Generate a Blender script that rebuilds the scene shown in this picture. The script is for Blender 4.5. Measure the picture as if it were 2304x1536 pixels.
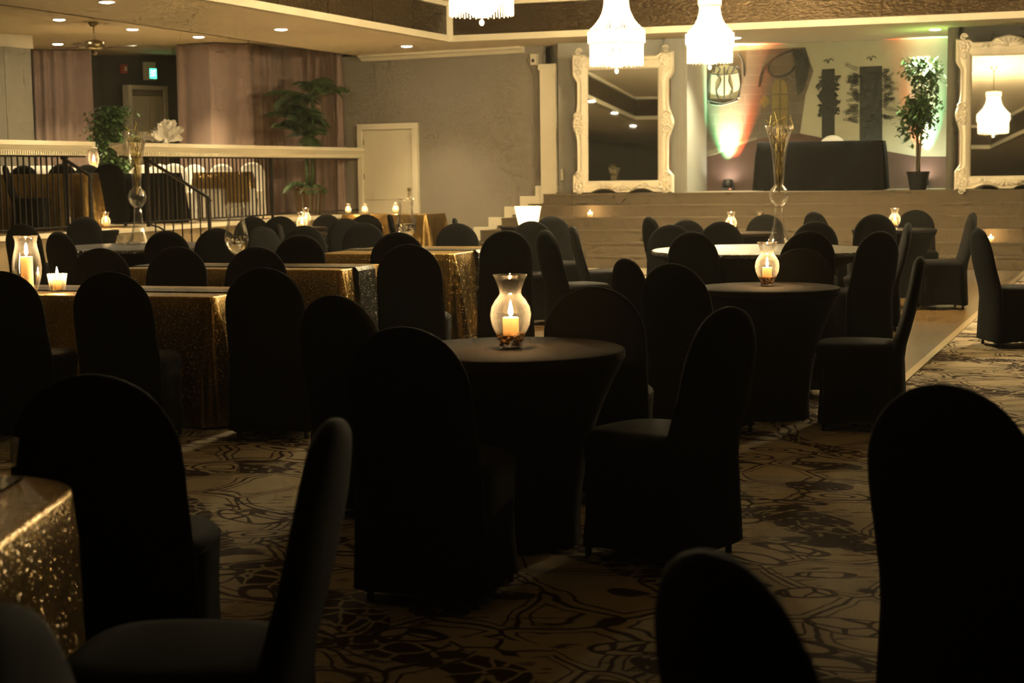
import bpy, bmesh, math, random
from mathutils import Vector, Matrix
random.seed(7)
for _o in list(bpy.data.objects): bpy.data.objects.remove(_o, do_unlink=True)
scene = bpy.context.scene
COL = scene.collection
PI = math.pi

# ------------------------------------------------------------------ camera
IMG_W, IMG_H, FOC = 2304.0, 1536.0, 3550.0
EYE, HORIZON, ROLL = 1.42, 390.0, 0.0139
PITCH = math.atan((768.0 - HORIZON) / FOC)
_r0 = Vector((1, 0, 0)); _u0 = Vector((0, math.sin(PITCH), math.cos(PITCH)))
FWD = Vector((0, math.cos(PITCH), -math.sin(PITCH)))
RIGHT = _r0 * math.cos(ROLL) - _u0 * math.sin(ROLL)
UP = _r0 * math.sin(ROLL) + _u0 * math.cos(ROLL)
CAM = Vector((0, 0, EYE))
cam_data = bpy.data.cameras.new('camera'); cam = bpy.data.objects.new('camera', cam_data); COL.objects.link(cam)
cam_data.sensor_width = 36.0; cam_data.lens = FOC / IMG_W * 36.0
cam_data.clip_start = 0.05; cam_data.clip_end = 200
M3 = Matrix((RIGHT, UP, -FWD)).transposed()
cam.matrix_world = Matrix.Translation(CAM) @ M3.to_4x4()
cam_data.dof.use_dof = True; cam_data.dof.focus_distance = 8.5; cam_data.dof.aperture_fstop = 5.0
scene.camera = cam

# ------------------------------------------------------------------ world and exposure
world = bpy.data.worlds.new('world'); scene.world = world; world.use_nodes = True
world.node_tree.nodes['Background'].inputs[0].default_value = (0.02, 0.018, 0.014, 1)
world.node_tree.nodes['Background'].inputs[1].default_value = 0.0
_wn = world.node_tree; _vs = _wn.nodes.new('ShaderNodeVolumeScatter')      # thin warm haze in the air of the hall
_vs.inputs['Color'].default_value = (1.0, 0.93, 0.80, 1); _vs.inputs['Density'].default_value = 0.0009; _vs.inputs['Anisotropy'].default_value = 0.55
_wn.links.new(_vs.outputs[0], _wn.nodes['World Output'].inputs['Volume'])
_cy = scene.cycles
_cy.max_bounces = 6; _cy.diffuse_bounces = 3; _cy.glossy_bounces = 3; _cy.transmission_bounces = 5; _cy.volume_bounces = 0; _cy.transparent_max_bounces = 12
_cy.caustics_reflective = False; _cy.caustics_refractive = False; _cy.sample_clamp_indirect = 6.0
_cy.use_adaptive_sampling = True; _cy.adaptive_threshold = 0.035; _cy.adaptive_min_samples = 12
_cy.volume_max_steps = 64
scene.view_settings.view_transform = 'Standard'
scene.view_settings.look = 'None'
scene.view_settings.gamma = 1.0
scene.view_settings.use_curve_mapping = False
scene.view_settings.exposure = 3.1
CHANDELIER_W, DOWN_W, CANDLE_W = 85.0, 60.0, 2.2
WARM = (1.0, 0.80, 0.44)
CANDLE = (1.0, 0.58, 0.22)

# ------------------------------------------------------------------ pixel -> place helpers
def ray(x, y):
    return RIGHT * (x - 1152.0) + UP * (768.0 - y) + FWD * FOC
def at_z(x, y, z):
    d = ray(x, y); t = (z - EYE) / d.z
    return CAM + d * t
def at_d(x, y, D):
    d = ray(x, y)
    return CAM + d * (D / d.y)
def on_plane(x, y, p, n):
    d = ray(x, y); t = (p - CAM).dot(n) / d.dot(n)
    return CAM + d * t
def col_x(x, D):
    """ground position of an upright at picture column x (near the horizon) and depth D"""
    p = at_d(x, HORIZON - ROLL * (x - 1152.0), D)
    return p.x, p.y

# ------------------------------------------------------------------ mesh builder
class MB:
    def __init__(s): s.v = []; s.f = []
    def add(s, vs, fs):
        b = len(s.v); s.v += [tuple(p) for p in vs]; s.f += [tuple(i + b for i in f) for f in fs]; return s
    def box(s, x0, x1, y0, y1, z0, z1, m=None):
        vs = [Vector((x, y, z)) for z in (z0, z1) for y in (y0, y1) for x in (x0, x1)]
        if m is not None: vs = [m @ p for p in vs]
        return s.add(vs, [(0, 2, 3, 1), (4, 5, 7, 6), (0, 1, 5, 4), (2, 6, 7, 3), (0, 4, 6, 2), (1, 3, 7, 5)])
    def cbox(s, c, sx, sy, sz, m=None):
        return s.box(c[0]-sx/2, c[0]+sx/2, c[1]-sy/2, c[1]+sy/2, c[2]-sz/2, c[2]+sz/2, m)
    def loft(s, rings, close=True, cap0=True, cap1=True):
        b = len(s.v); n = len(rings[0])
        for r in rings: s.v += [tuple(p) for p in r]
        for i in range(len(rings) - 1):
            for j in range(n if close else n - 1):
                a = b + i*n + j; c = b + i*n + (j+1) % n
                s.f.append((a, c, c + n, a + n))
        if cap0 and close: s.f.append(tuple(b + j for j in reversed(range(n))))
        if cap1 and close: s.f.append(tuple(b + (len(rings)-1)*n + j for j in range(n)))
        return s
    def lathe(s, prof, seg=24, c=(0, 0, 0), cap0=True, cap1=True):
        rings = []
        for r, z in prof:
            rings.append([(c[0] + r*math.cos(2*PI*j/seg), c[1] + r*math.sin(2*PI*j/seg), c[2] + z) for j in range(seg)])
        return s.loft(rings, True, cap0, cap1)
    def tube(s, pts, r, seg=6, caps=True):
        pts = [Vector(p) for p in pts]; rings = []
        for i, p in enumerate(pts):
            t = (pts[min(i+1, len(pts)-1)] - pts[max(i-1, 0)])
            t = t.normalized() if t.length > 1e-9 else Vector((0, 0, 1))
            a = Vector((0, 0, 1)) if abs(t.z) < 0.9 else Vector((1, 0, 0))
            u = t.cross(a).normalized(); w = t.cross(u)
            rr = r[i] if isinstance(r, (list, tuple)) else r
            rings.append([p + (u*math.cos(2*PI*j/seg) + w*math.sin(2*PI*j/seg)) * rr for j in range(seg)])
        return s.loft(rings, True, caps, caps)
    def sphere(s, c, r, seg=10, rings=6, sc=(1, 1, 1)):
        prof = []
        R = []
        for i in range(1, rings):
            a = -PI/2 + PI*i/rings
            R.append([(c[0]+sc[0]*r*math.cos(a)*math.cos(2*PI*j/seg), c[1]+sc[1]*r*math.cos(a)*math.sin(2*PI*j/seg), c[2]+sc[2]*r*math.sin(a)) for j in range(seg)])
        b = len(s.v); s.loft(R, True, False, False)
        s.v.append((c[0], c[1], c[2]-r*sc[2])); lo = len(s.v)-1
        s.v.append((c[0], c[1], c[2]+r*sc[2])); hi = len(s.v)-1
        for j in range(seg):
            s.f.append((lo, b+(j+1) % seg, b+j)); q = b+(rings-2)*seg
            s.f.append((hi, q+j, q+(j+1) % seg))
        return s
    def prism(s, pts, d):
        """polygon of 3D points pushed along vector d"""
        n = len(pts); a = [Vector(p) for p in pts]; bq = [p + d for p in a]
        fs = [tuple(reversed(range(n))), tuple(range(n, 2*n))]
        fs += [(j, (j+1) % n, n+(j+1) % n, n+j) for j in range(n)]
        return s.add(a + bq, fs)
    def build(s, name, mat, parent=None, smooth=False, angle=None):
        me = bpy.data.meshes.new(name); me.from_pydata([tuple(p) for p in s.v], [], s.f)
        if mat is not None: me.materials.append(mat)
        bm = bmesh.new(); bm.from_mesh(me); bmesh.ops.recalc_face_normals(bm, faces=bm.faces); bm.to_mesh(me); bm.free()
        if smooth:
            me.polygons.foreach_set('use_smooth', [True]*len(me.polygons))
            if angle: me.set_sharp_from_angle(angle=math.radians(angle))
        me.update()
        o = bpy.data.objects.new(name, me); COL.objects.link(o)
        if parent is not None: o.parent = parent
        return o

def thing(name, label, cat, loc=(0, 0, 0), rz=0.0, group=None):
    o = bpy.data.objects.new(name, None); COL.objects.link(o); o.empty_display_size = 0.1
    o.location = loc; o.rotation_euler = (0, 0, rz); o['label'] = label; o['category'] = cat
    if group: o['group'] = group
    return o
def tag(o, label, cat, group=None, kind=None):
    o['label'] = label; o['category'] = cat
    if group: o['group'] = group
    if kind: o['kind'] = kind
    return o
def struct(o, label=None):
    o['kind'] = 'structure'
    if label: o['label'] = label
    return o
def dup(root, loc, rz, label, group=None, scale=None):
    r = root.copy(); COL.objects.link(r); r.location = loc; r.rotation_euler = (0, 0, rz); r['label'] = label
    if group: r['group'] = group
    if scale: r.scale = scale
    for ch in list(root.children):
        c = ch.copy(); COL.objects.link(c); c.parent = r
        for g in list(ch.children):
            d = g.copy(); COL.objects.link(d); d.parent = c
    return r
def light(name, kind, loc, energy, color, parent=None, size=0.02, target=None, spot=None, blend=0.5):
    ld = bpy.data.lights.new(name, kind); ld.energy = energy; ld.color = color
    if kind in ('POINT', 'SPOT'): ld.shadow_soft_size = size
    if kind == 'SPOT': ld.spot_size = math.radians(spot); ld.spot_blend = blend
    o = bpy.data.objects.new(name, ld); COL.objects.link(o); o.location = loc
    if target is not None:
        o.rotation_euler = (Vector(target) - Vector(loc)).to_track_quat('-Z', 'Y').to_euler()
    if parent is not None: o.parent = parent
    return o

# ------------------------------------------------------------------ materials
MATS = {}
def new_mat(name):
    m = bpy.data.materials.new(name); m.use_nodes = True; MATS[name] = m
    nt = m.node_tree; return m, nt, nt.nodes['Principled BSDF'], nt.nodes['Material Output']
def N(nt, t, **kw):
    n = nt.nodes.new(t)
    for k, v in kw.items(): setattr(n, k, v)
    return n
def L(nt, a, b): nt.links.new(a, b)
def mixcol(nt, fac, a, b, blend='MIX'):
    n = N(nt, 'ShaderNodeMix', data_type='RGBA', blend_type=blend)
    for i, v in ((0, fac), (6, a), (7, b)):
        if hasattr(v, 'links') or hasattr(v, 'is_output'): L(nt, v, n.inputs[i])
        else: n.inputs[i].default_value = v if i == 0 else (v[0], v[1], v[2], 1)
    return n.outputs[2]
def ramp(nt, fac, stops, interp='LINEAR'):
    n = N(nt, 'ShaderNodeValToRGB'); cr = n.color_ramp; cr.interpolation = interp
    while len(cr.elements) < len(stops): cr.elements.new(0.5)
    for e, (p, c) in zip(cr.elements, stops):
        e.position = p; e.color = (c, c, c, 1) if not isinstance(c, tuple) else (c[0], c[1], c[2], 1)
    L(nt, fac, n.inputs[0]); return n.outputs[0]
def math_n(nt, op, a, b=0.0, c=None):
    n = N(nt, 'ShaderNodeMath', operation=op)
    for i, v in enumerate((a, b, c)):
        if v is None: continue
        if hasattr(v, 'is_output'): L(nt, v, n.inputs[i])
        else: n.inputs[i].default_value = v
    return n.outputs[0]
def texco(nt, kind='Object', scale=(1, 1, 1), rot=(0, 0, 0)):
    tc = N(nt, 'ShaderNodeTexCoord'); mp = N(nt, 'ShaderNodeMapping')
    mp.inputs['Scale'].default_value = scale; mp.inputs['Rotation'].default_value = rot
    L(nt, tc.outputs[kind], mp.inputs[0]); return mp.outputs[0]
def noise(nt, vec, scale, detail=3.0, rough=0.5, dist=0.0):
    n = N(nt, 'ShaderNodeTexNoise'); L(nt, vec, n.inputs['Vector'])
    n.inputs['Scale'].default_value = scale; n.inputs['Detail'].default_value = detail
    n.inputs['Roughness'].default_value = rough; n.inputs['Distortion'].default_value = dist
    return n
def bump(nt, h, strength, dist, bsdf):
    n = N(nt, 'ShaderNodeBump'); n.inputs['Strength'].default_value = strength; n.inputs['Distance'].default_value = dist
    L(nt, h, n.inputs['Height']); L(nt, n.outputs[0], bsdf.inputs['Normal'])

def simple(name, col, rough=0.6, metal=0.0, var=0.12, nscale=6.0, bmp=0.0, bscale=60.0, sheen=0.0, spec=None, emit=None, estr=0.0, sss=0.0):
    m, nt, b, out = new_mat(name)
    vec = texco(nt)
    n = noise(nt, vec, nscale, 4.0)
    c0 = tuple(c*(1-var) for c in col); c1 = tuple(min(1, c*(1+var)) for c in col)
    L(nt, mixcol(nt, n.outputs[0], c0, c1), b.inputs['Base Color'])
    b.inputs['Roughness'].default_value = rough; b.inputs['Metallic'].default_value = metal
    if spec is not None: b.inputs['Specular IOR Level'].default_value = spec
    if sheen: b.inputs['Sheen Weight'].default_value = sheen; b.inputs['Sheen Roughness'].default_value = 0.5
    if bmp:
        n2 = noise(nt, vec, bscale, 3.0); bump(nt, n2.outputs[0], bmp, 0.01, b)
    if emit: b.inputs['Emission Color'].default_value = (*emit, 1); b.inputs['Emission Strength'].default_value = estr
    if sss: b.inputs['Subsurface Weight'].default_value = sss; b.inputs['Subsurface Radius'].default_value = (0.03, 0.015, 0.006)
    return m

simple('black_fabric', (0.0052, 0.005, 0.0046), 0.85, var=0.25, nscale=9, bmp=0.15, bscale=350, spec=0.08)
simple('black_cloth', (0.007, 0.0066, 0.006), 0.8, var=0.25, bmp=0.1, bscale=300, spec=0.08)
simple('white_fabric', (0.62, 0.58, 0.52), 0.8, var=0.08, bmp=0.1, bscale=200)
simple('table_brown', (0.018, 0.012, 0.0075), 0.9, var=0.15, nscale=14, bmp=0.1, bscale=200, spec=0.06)
simple('wall_taupe', (0.23, 0.20, 0.155), 0.75, var=0.06, nscale=2.0, bmp=0.06, bscale=90)
simple('wall_dark', (0.06, 0.055, 0.042), 0.8, var=0.1, nscale=2.0)
simple('wall_grey', (0.30, 0.285, 0.24), 0.7, var=0.06, nscale=2.0)
simple('ceiling_paint', (0.66, 0.56, 0.39), 0.8, var=0.05, nscale=1.2, bmp=0.05, bscale=50)
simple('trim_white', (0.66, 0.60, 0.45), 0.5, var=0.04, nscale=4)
simple('door_cream', (0.60, 0.545, 0.40), 0.5, var=0.04, nscale=3)
simple('carpet_step', (0.115, 0.085, 0.050), 0.95, var=0.22, nscale=60, bmp=0.3, bscale=220)
simple('iron_black', (0.018, 0.015, 0.012), 0.45, metal=0.5, var=0.1)
simple('frame_plaster', (0.66, 0.595, 0.46), 0.6, var=0.10, nscale=25, bmp=0.35, bscale=45)
simple('mirror_silver', (0.80, 0.82, 0.80), 0.015, metal=1.0, var=0.0)
simple('chrome', (0.65, 0.6, 0.5), 0.18, metal=1.0, var=0.03)
simple('bronze', (0.30, 0.24, 0.13), 0.28, metal=1.0, var=0.1)
simple('wood_dark', (0.09, 0.045, 0.02), 0.45, var=0.3, nscale=12)
simple('leaf_green', (0.055, 0.11, 0.030), 0.5, var=0.45, nscale=14)
simple('leaf_palm', (0.050, 0.085, 0.026), 0.45, var=0.4, nscale=8)
simple('trunk_brown', (0.11, 0.085, 0.045), 0.8, var=0.3, nscale=20)
simple('soil_dark', (0.03, 0.022, 0.014), 0.95, var=0.3)
simple('feather_white', (0.85, 0.80, 0.70), 0.8, var=0.05)
simple('twig_gold', (0.34, 0.25, 0.075), 0.4, metal=0.6, var=0.3, nscale=40)
simple('plastic_black', (0.015, 0.015, 0.015), 0.4, var=0.1)
simple('plastic_cream', (0.60, 0.54, 0.40), 0.5, var=0.05)
simple('red_box', (0.40, 0.05, 0.03), 0.5, var=0.1)
simple('pebble', (0.55, 0.27, 0.10), 0.35, var=0.35, nscale=30)
simple('metal_trim', (0.35, 0.26, 0.13), 0.35, metal=0.8, var=0.1)
simple('skirt_wall', (0.26, 0.19, 0.10), 0.7, var=0.1)

def emission(name, col, strength):
    m, nt, b, out = new_mat(name)
    e = N(nt, 'ShaderNodeEmission'); e.inputs[0].default_value = (*col, 1); e.inputs[1].default_value = strength
    L(nt, e.outputs[0], out.inputs[0]); nt.nodes.remove(b); return m
emission('bulb_glow', (1.0, 0.86, 0.60), 60.0)
emission('down_glow', (1.0, 0.88, 0.62), 14.0)
emission('flame', (1.0, 0.72, 0.34), 60.0)
emission('exit_green', (0.10, 0.95, 0.55), 2.2)
emission('led_red', (1.0, 0.05, 0.03), 4.0)
emission('led_white', (1.0, 0.9, 0.8), 12.0)

def thin_glass(name, tint=(1, 1, 1), refl=1.0, glow_share=0.009):
    m, nt, b, out = new_mat(name); nt.nodes.remove(b)
    tr = N(nt, 'ShaderNodeBsdfTransparent'); tr.inputs[0].default_value = (*tint, 1)
    gl = N(nt, 'ShaderNodeBsdfGlossy'); gl.inputs['Roughness'].default_value = 0.03; gl.inputs[0].default_value = (1, 1, 1, 1)
    lw = N(nt, 'ShaderNodeLayerWeight'); lw.inputs[0].default_value = 0.30
    f = math_n(nt, 'MULTIPLY', lw.outputs['Fresnel'], 0.55*refl); f = math_n(nt, 'ADD', f, 0.02)
    mx = N(nt, 'ShaderNodeMixShader'); L(nt, f, mx.inputs[0]); L(nt, tr.outputs[0], mx.inputs[1]); L(nt, gl.outputs[0], mx.inputs[2])
    # whitish diffuse share added to imitate the glow and bright edges of lit glass
    df = N(nt, 'ShaderNodeBsdfDiffuse'); tl = N(nt, 'ShaderNodeBsdfTranslucent'); df.inputs[0].default_value = tl.inputs[0].default_value = (0.9, 0.88, 0.84, 1)
    a = N(nt, 'ShaderNodeMixShader'); a.inputs[0].default_value = 0.5; L(nt, df.outputs[0], a.inputs[1]); L(nt, tl.outputs[0], a.inputs[2])
    fd = math_n(nt, 'MULTIPLY_ADD', lw.outputs['Facing'], glow_share*3, glow_share*0.5)
    m2 = N(nt, 'ShaderNodeMixShader'); L(nt, fd, m2.inputs[0]); L(nt, mx.outputs[0], m2.inputs[1]); L(nt, a.outputs[0], m2.inputs[2])
    L(nt, m2.outputs[0], out.inputs[0]); return m
thin_glass('glass', (0.99, 0.985, 0.975), 0.75)
thin_glass('glass_votive', (0.97, 0.96, 0.93), 1.0, 0.04)

def mk_water():
    m, nt, b, out = new_mat('water')
    b.inputs['Base Color'].default_value = (0.95, 0.93, 0.88, 1); b.inputs['Roughness'].default_value = 0.02
    b.inputs['Transmission Weight'].default_value = 1.0; b.inputs['IOR'].default_value = 1.33
mk_water()

def mk_crystal():
    m, nt, b, out = new_mat('crystal'); nt.nodes.remove(b)
    vec = texco(nt); n = noise(nt, vec, 40.0, 2.0)
    tl = N(nt, 'ShaderNodeBsdfTranslucent'); tl.inputs[0].default_value = (0.95, 0.86, 0.70, 1)
    df = N(nt, 'ShaderNodeBsdfDiffuse'); df.inputs[0].default_value = (0.85, 0.75, 0.58, 1)
    gl = N(nt, 'ShaderNodeBsdfGlossy'); gl.inputs['Roughness'].default_value = 0.1
    tr = N(nt, 'ShaderNodeBsdfTransparent')
    a = N(nt, 'ShaderNodeMixShader'); a.inputs[0].default_value = 0.4; L(nt, tl.outputs[0], a.inputs[1]); L(nt, df.outputs[0], a.inputs[2])
    c = N(nt, 'ShaderNodeMixShader'); c.inputs[0].default_value = 0.15; L(nt, a.outputs[0], c.inputs[1]); L(nt, gl.outputs[0], c.inputs[2])
    d = N(nt, 'ShaderNodeMixShader'); L(nt, math_n(nt, 'MULTIPLY_ADD', n.outputs[0], 0.3, 0.15), d.inputs[0]); L(nt, c.outputs[0], d.inputs[1]); L(nt, tr.outputs[0], d.inputs[2])
    L(nt, d.outputs[0], out.inputs[0])
mk_crystal()

def mk_wax():
    m, nt, b, out = new_mat('wax'); nt.nodes.remove(b)
    c = mixcol(nt, noise(nt, texco(nt), 30.0).outputs[0], (0.86, 0.66, 0.42), (0.92, 0.75, 0.50))
    tl = N(nt, 'ShaderNodeBsdfTranslucent'); df = N(nt, 'ShaderNodeBsdfDiffuse'); L(nt, c, tl.inputs[0]); L(nt, c, df.inputs[0])
    a = N(nt, 'ShaderNodeMixShader'); a.inputs[0].default_value = 0.45; L(nt, tl.outputs[0], a.inputs[1]); L(nt, df.outputs[0], a.inputs[2])
    L(nt, a.outputs[0], out.inputs[0])
mk_wax()
def mk_shade():
    m, nt, b, out = new_mat('paper_shade'); nt.nodes.remove(b)
    tl = N(nt, 'ShaderNodeBsdfTranslucent'); df = N(nt, 'ShaderNodeBsdfDiffuse')
    vec = texco(nt, scale=(14, 14, 1)); n = noise(nt, vec, 3.0, 2.0)
    c = mixcol(nt, n.outputs[0], (0.80, 0.70, 0.52), (0.95, 0.87, 0.70)); L(nt, c, tl.inputs[0]); L(nt, c, df.inputs[0])
    a = N(nt, 'ShaderNodeMixShader'); a.inputs[0].default_value = 0.5; L(nt, tl.outputs[0], a.inputs[1]); L(nt, df.outputs[0], a.inputs[2])
    L(nt, a.outputs[0], out.inputs[0])
mk_shade()

def sequin(name, col, dark, scale=210.0, spread=0.25, rough=0.34, glint=0.90, metal=0.6, spec=0.4):
    m, nt, b, out = new_mat(name)
    vec = texco(nt)
    v = N(nt, 'ShaderNodeTexVoronoi'); v.inputs['Scale'].default_value = scale; L(nt, vec, v.inputs['Vector'])
    geo = N(nt, 'ShaderNodeNewGeometry')
    sep = N(nt, 'ShaderNodeSeparateColor'); L(nt, v.outputs['Color'], sep.inputs[0])
    # most sequins lie nearly flat, a few stand out of line and flash
    amt = math_n(nt, 'MULTIPLY_ADD', math_n(nt, 'GREATER_THAN', sep.outputs[2], glint), 1.1, spread)
    sub = N(nt, 'ShaderNodeVectorMath', operation='SUBTRACT'); L(nt, v.outputs['Color'], sub.inputs[0]); sub.inputs[1].default_value = (0.5, 0.5, 0.5)
    mul = N(nt, 'ShaderNodeVectorMath', operation='SCALE'); L(nt, sub.outputs[0], mul.inputs[0]); L(nt, amt, mul.inputs['Scale'])
    ad = N(nt, 'ShaderNodeVectorMath', operation='ADD'); L(nt, mul.outputs[0], ad.inputs[0]); L(nt, geo.outputs['Normal'], ad.inputs[1])
    nm = N(nt, 'ShaderNodeVectorMath', operation='NORMALIZE'); L(nt, ad.outputs[0], nm.inputs[0])
    L(nt, nm.outputs[0], b.inputs['Normal'])
    L(nt, mixcol(nt, sep.outputs[0], dark, col), b.inputs['Base Color'])
    b.inputs['Metallic'].default_value = metal; b.inputs['Roughness'].default_value = rough; b.inputs['Specular IOR Level'].default_value = spec
    return m
sequin('sequin_gold', (0.40, 0.26, 0.086), (0.18, 0.112, 0.036), metal=0.92, rough=0.32)
sequin('sequin_silver', (0.12, 0.113, 0.10), (0.02, 0.02, 0.018), spread=0.5, glint=0.84, metal=0.95, rough=0.35)
sequin('sequin_black', (0.06, 0.06, 0.055), (0.01, 0.01, 0.009), spread=0.5)

def mk_curtain(name, col):
    m, nt, b, out = new_mat(name)
    vec = texco(nt, scale=(1, 1, 0.05)); n = noise(nt, vec, 30.0, 2.0)
    L(nt, mixcol(nt, n.outputs[0], tuple(c*0.8 for c in col), tuple(c*1.15 for c in col)), b.inputs['Base Color'])
    b.inputs['Roughness'].default_value = 0.8; b.inputs['Sheen Weight'].default_value = 0.3
mk_curtain('curtain_mauve', (0.27, 0.18, 0.145))
mk_curtain('curtain_grey', (0.27, 0.26, 0.22))
mk_curtain('curtain_dark', (0.10, 0.09, 0.06))

def mk_fascia():
    m, nt, b, out = new_mat('bronze_panel')
    vec = texco(nt); n = noise(nt, vec, 3.0, 5.0, 0.6)
    L(nt, mixcol(nt, n.outputs[0], (0.05, 0.030, 0.011), (0.085, 0.053, 0.021)), b.inputs['Base Color'])
    b.inputs['Metallic'].default_value = 0.65; b.inputs['Roughness'].default_value = 0.30
    n2 = noise(nt, texco(nt, scale=(2, 2, 5)), 7.0, 3.0); bump(nt, n2.outputs[0], 0.35, 0.05, b)
mk_fascia()

def mk_wood_floor():
    m, nt, b, out = new_mat('dance_floor')
    vec = texco(nt, rot=(0, 0, math.radians(20)))
    br = N(nt, 'ShaderNodeTexBrick'); L(nt, vec, br.inputs['Vector'])
    br.inputs['Scale'].default_value = 1.0; br.inputs['Brick Width'].default_value = 0.9; br.inputs['Row Height'].default_value = 0.075
    br.inputs['Mortar Size'].default_value = 0.002; br.inputs['Color1'].default_value = (0.085, 0.052, 0.02, 1); br.inputs['Color2'].default_value = (0.065, 0.038, 0.013, 1)
    br.inputs['Mortar'].default_value = (0.05, 0.03, 0.012, 1)
    n = noise(nt, texco(nt, scale=(1, 12, 1), rot=(0, 0, math.radians(20))), 6.0, 4.0)
    L(nt, mixcol(nt, math_n(nt, 'MULTIPLY', n.outputs[0], 0.5), br.outputs[0], (0.09, 0.05, 0.02)), b.inputs['Base Color'])
    b.inputs['Roughness'].default_value = 0.34; b.inputs['Specular IOR Level'].default_value = 0.14
    n2 = noise(nt, texco(nt), 25.0, 3.0); bump(nt, n2.outputs[0], 0.12, 0.02, b)
mk_wood_floor()

def mk_carpet():
    m, nt, b, out = new_mat('carpet_pattern')
    base = texco(nt, rot=(0, 0, math.radians(20)))
    # warp the plane so that bands and cells flow like drawn scrolls
    w1 = noise(nt, base, 1.3, 2.0); w2 = noise(nt, base, 4.5, 2.0)
    def warp(v, n, amt):
        s = N(nt, 'ShaderNodeVectorMath', operation='SUBTRACT'); L(nt, n.outputs['Color'], s.inputs[0]); s.inputs[1].default_value = (0.5, 0.5, 0.5)
        c = N(nt, 'ShaderNodeVectorMath', operation='SCALE'); L(nt, s.outputs[0], c.inputs[0]); c.inputs['Scale'].default_value = amt
        a = N(nt, 'ShaderNodeVectorMath', operation='ADD'); L(nt, v, a.inputs[0]); L(nt, c.outputs[0], a.inputs[1]); return a.outputs[0]
    p = warp(base, w1, 0.42); q = warp(p, w2, 0.07)
    def vor(vec, scale, feature='F1', rnd=1.0):
        v = N(nt, 'ShaderNodeTexVoronoi', feature=feature); v.inputs['Scale'].default_value = scale; v.inputs['Randomness'].default_value = rnd; L(nt, vec, v.inputs['Vector']); return v
    def band(x, lo, hi, e=0.012): return ramp(nt, x, [(max(lo-e, 0), 0.0), (lo, 1.0), (hi, 1.0), (hi+e, 0.0)])
    def above(x, t): return ramp(nt, x, [(t-0.001, 0.0), (t, 1.0)], 'CONSTANT')
    def mul(a, b_): return math_n(nt, 'MULTIPLY', a, b_)
    def mx(a, b_): return math_n(nt, 'MAXIMUM', a, b_)
    def inv(a): return math_n(nt, 'SUBTRACT', 1.0, a)
    st_ = N(nt, 'ShaderNodeMapping'); st_.inputs['Scale'].default_value = (1.0, 1.9, 1.0); st_.inputs['Rotation'].default_value = (0, 0, 0.6); L(nt, p, st_.inputs[0])
    cell = vor(st_.outputs[0], 2.15, 'F1', 0.9); d = cell.outputs['Distance']
    sep = N(nt, 'ShaderNodeSeparateColor'); L(nt, cell.outputs['Color'], sep.inputs[0])
    inside = ramp(nt, d, [(0.34, 1.0), (0.355, 0.0)])
    on = above(sep.outputs[0], 0.22)
    ring = mul(band(d, 0.335, 0.375), on)
    spots = ramp(nt, vor(q, 19.0).outputs['Distance'], [(0.24, 1.0), (0.30, 0.0)])
    veins = ramp(nt, vor(q, 7.0, 'DISTANCE_TO_EDGE').outputs['Distance'], [(0.045, 1.0), (0.07, 0.0)])
    dark_fill = mul(inside, mul(inv(above(sep.outputs[1], 0.34)), inv(mul(spots, 0.9))))
    vein_fill = mul(inside, mul(mul(above(sep.outputs[1], 0.34), inv(above(sep.outputs[1], 0.66))), veins))
    ring2 = mul(mul(band(d, 0.19, 0.215), above(sep.outputs[1], 0.66)), 1.0)
    # long drawn stems between the motifs
    stem = vor(q, 2.3, 'DISTANCE_TO_EDGE').outputs['Distance']
    stems = mul(mx(ramp(nt, stem, [(0.012, 1.0), (0.022, 0.0)]), band(stem, 0.075, 0.085, 0.01)), inv(inside))
    # dark ribbon bands with pale curls
    wv = N(nt, 'ShaderNodeTexWave', wave_type='BANDS', bands_direction='DIAGONAL'); L(nt, p, wv.inputs['Vector']); wv.inputs['Scale'].default_value = 0.42
    wv.inputs['Distortion'].default_value = 4.0; wv.inputs['Detail'].default_value = 1.5; wv.inputs['Detail Scale'].default_value = 1.0
    ribbon = ramp(nt, wv.outputs[0], [(0.90, 0.0), (0.915, 1.0)])
    curls = ramp(nt, vor(q, 11.0, 'DISTANCE_TO_EDGE').outputs['Distance'], [(0.05, 0.0), (0.09, 1.0)])
    rib = mul(mul(ribbon, curls), inv(inside))
    dn = noise(nt, texco(nt, scale=(8, 30, 1), rot=(0, 0, math.radians(20))), 1.0, 2.0)
    area = ramp(nt, noise(nt, base, 0.9, 1.0).outputs[0], [(0.44, 0.0), (0.47, 1.0)])
    dash = mul(mul(ramp(nt, dn.outputs[0], [(0.60, 0.0), (0.63, 1.0)]), area), inv(inside))
    f = mx(mx(mx(ring, dark_fill), mx(vein_fill, ring2)), mx(mx(stems, rib), mul(dash, 0.85)))
    n3 = noise(nt, base, 1.1, 2.0)
    pale = mixcol(nt, n3.outputs[0], (0.42, 0.345, 0.22), (0.52, 0.435, 0.32))
    pale = mixcol(nt, math_n(nt, 'MULTIPLY', ramp(nt, sep.outputs[1], [(0.3, 1.0), (0.32, 0.0)], 'CONSTANT'), 0.35), pale, (0.28, 0.27, 0.24))
    col = mixcol(nt, f, pale, (0.050, 0.030, 0.022))
    pile = noise(nt, base, 260.0, 2.0)
    col = mixcol(nt, math_n(nt, 'MULTIPLY', pile.outputs[0], 0.35), col, (0.02, 0.015, 0.01))
    L(nt, col, b.inputs['Base Color']); b.inputs['Roughness'].default_value = 0.95; b.inputs['Specular IOR Level'].default_value = 0.1
    bump(nt, pile.outputs[0], 0.4, 0.01, b)
mk_carpet()

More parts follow.
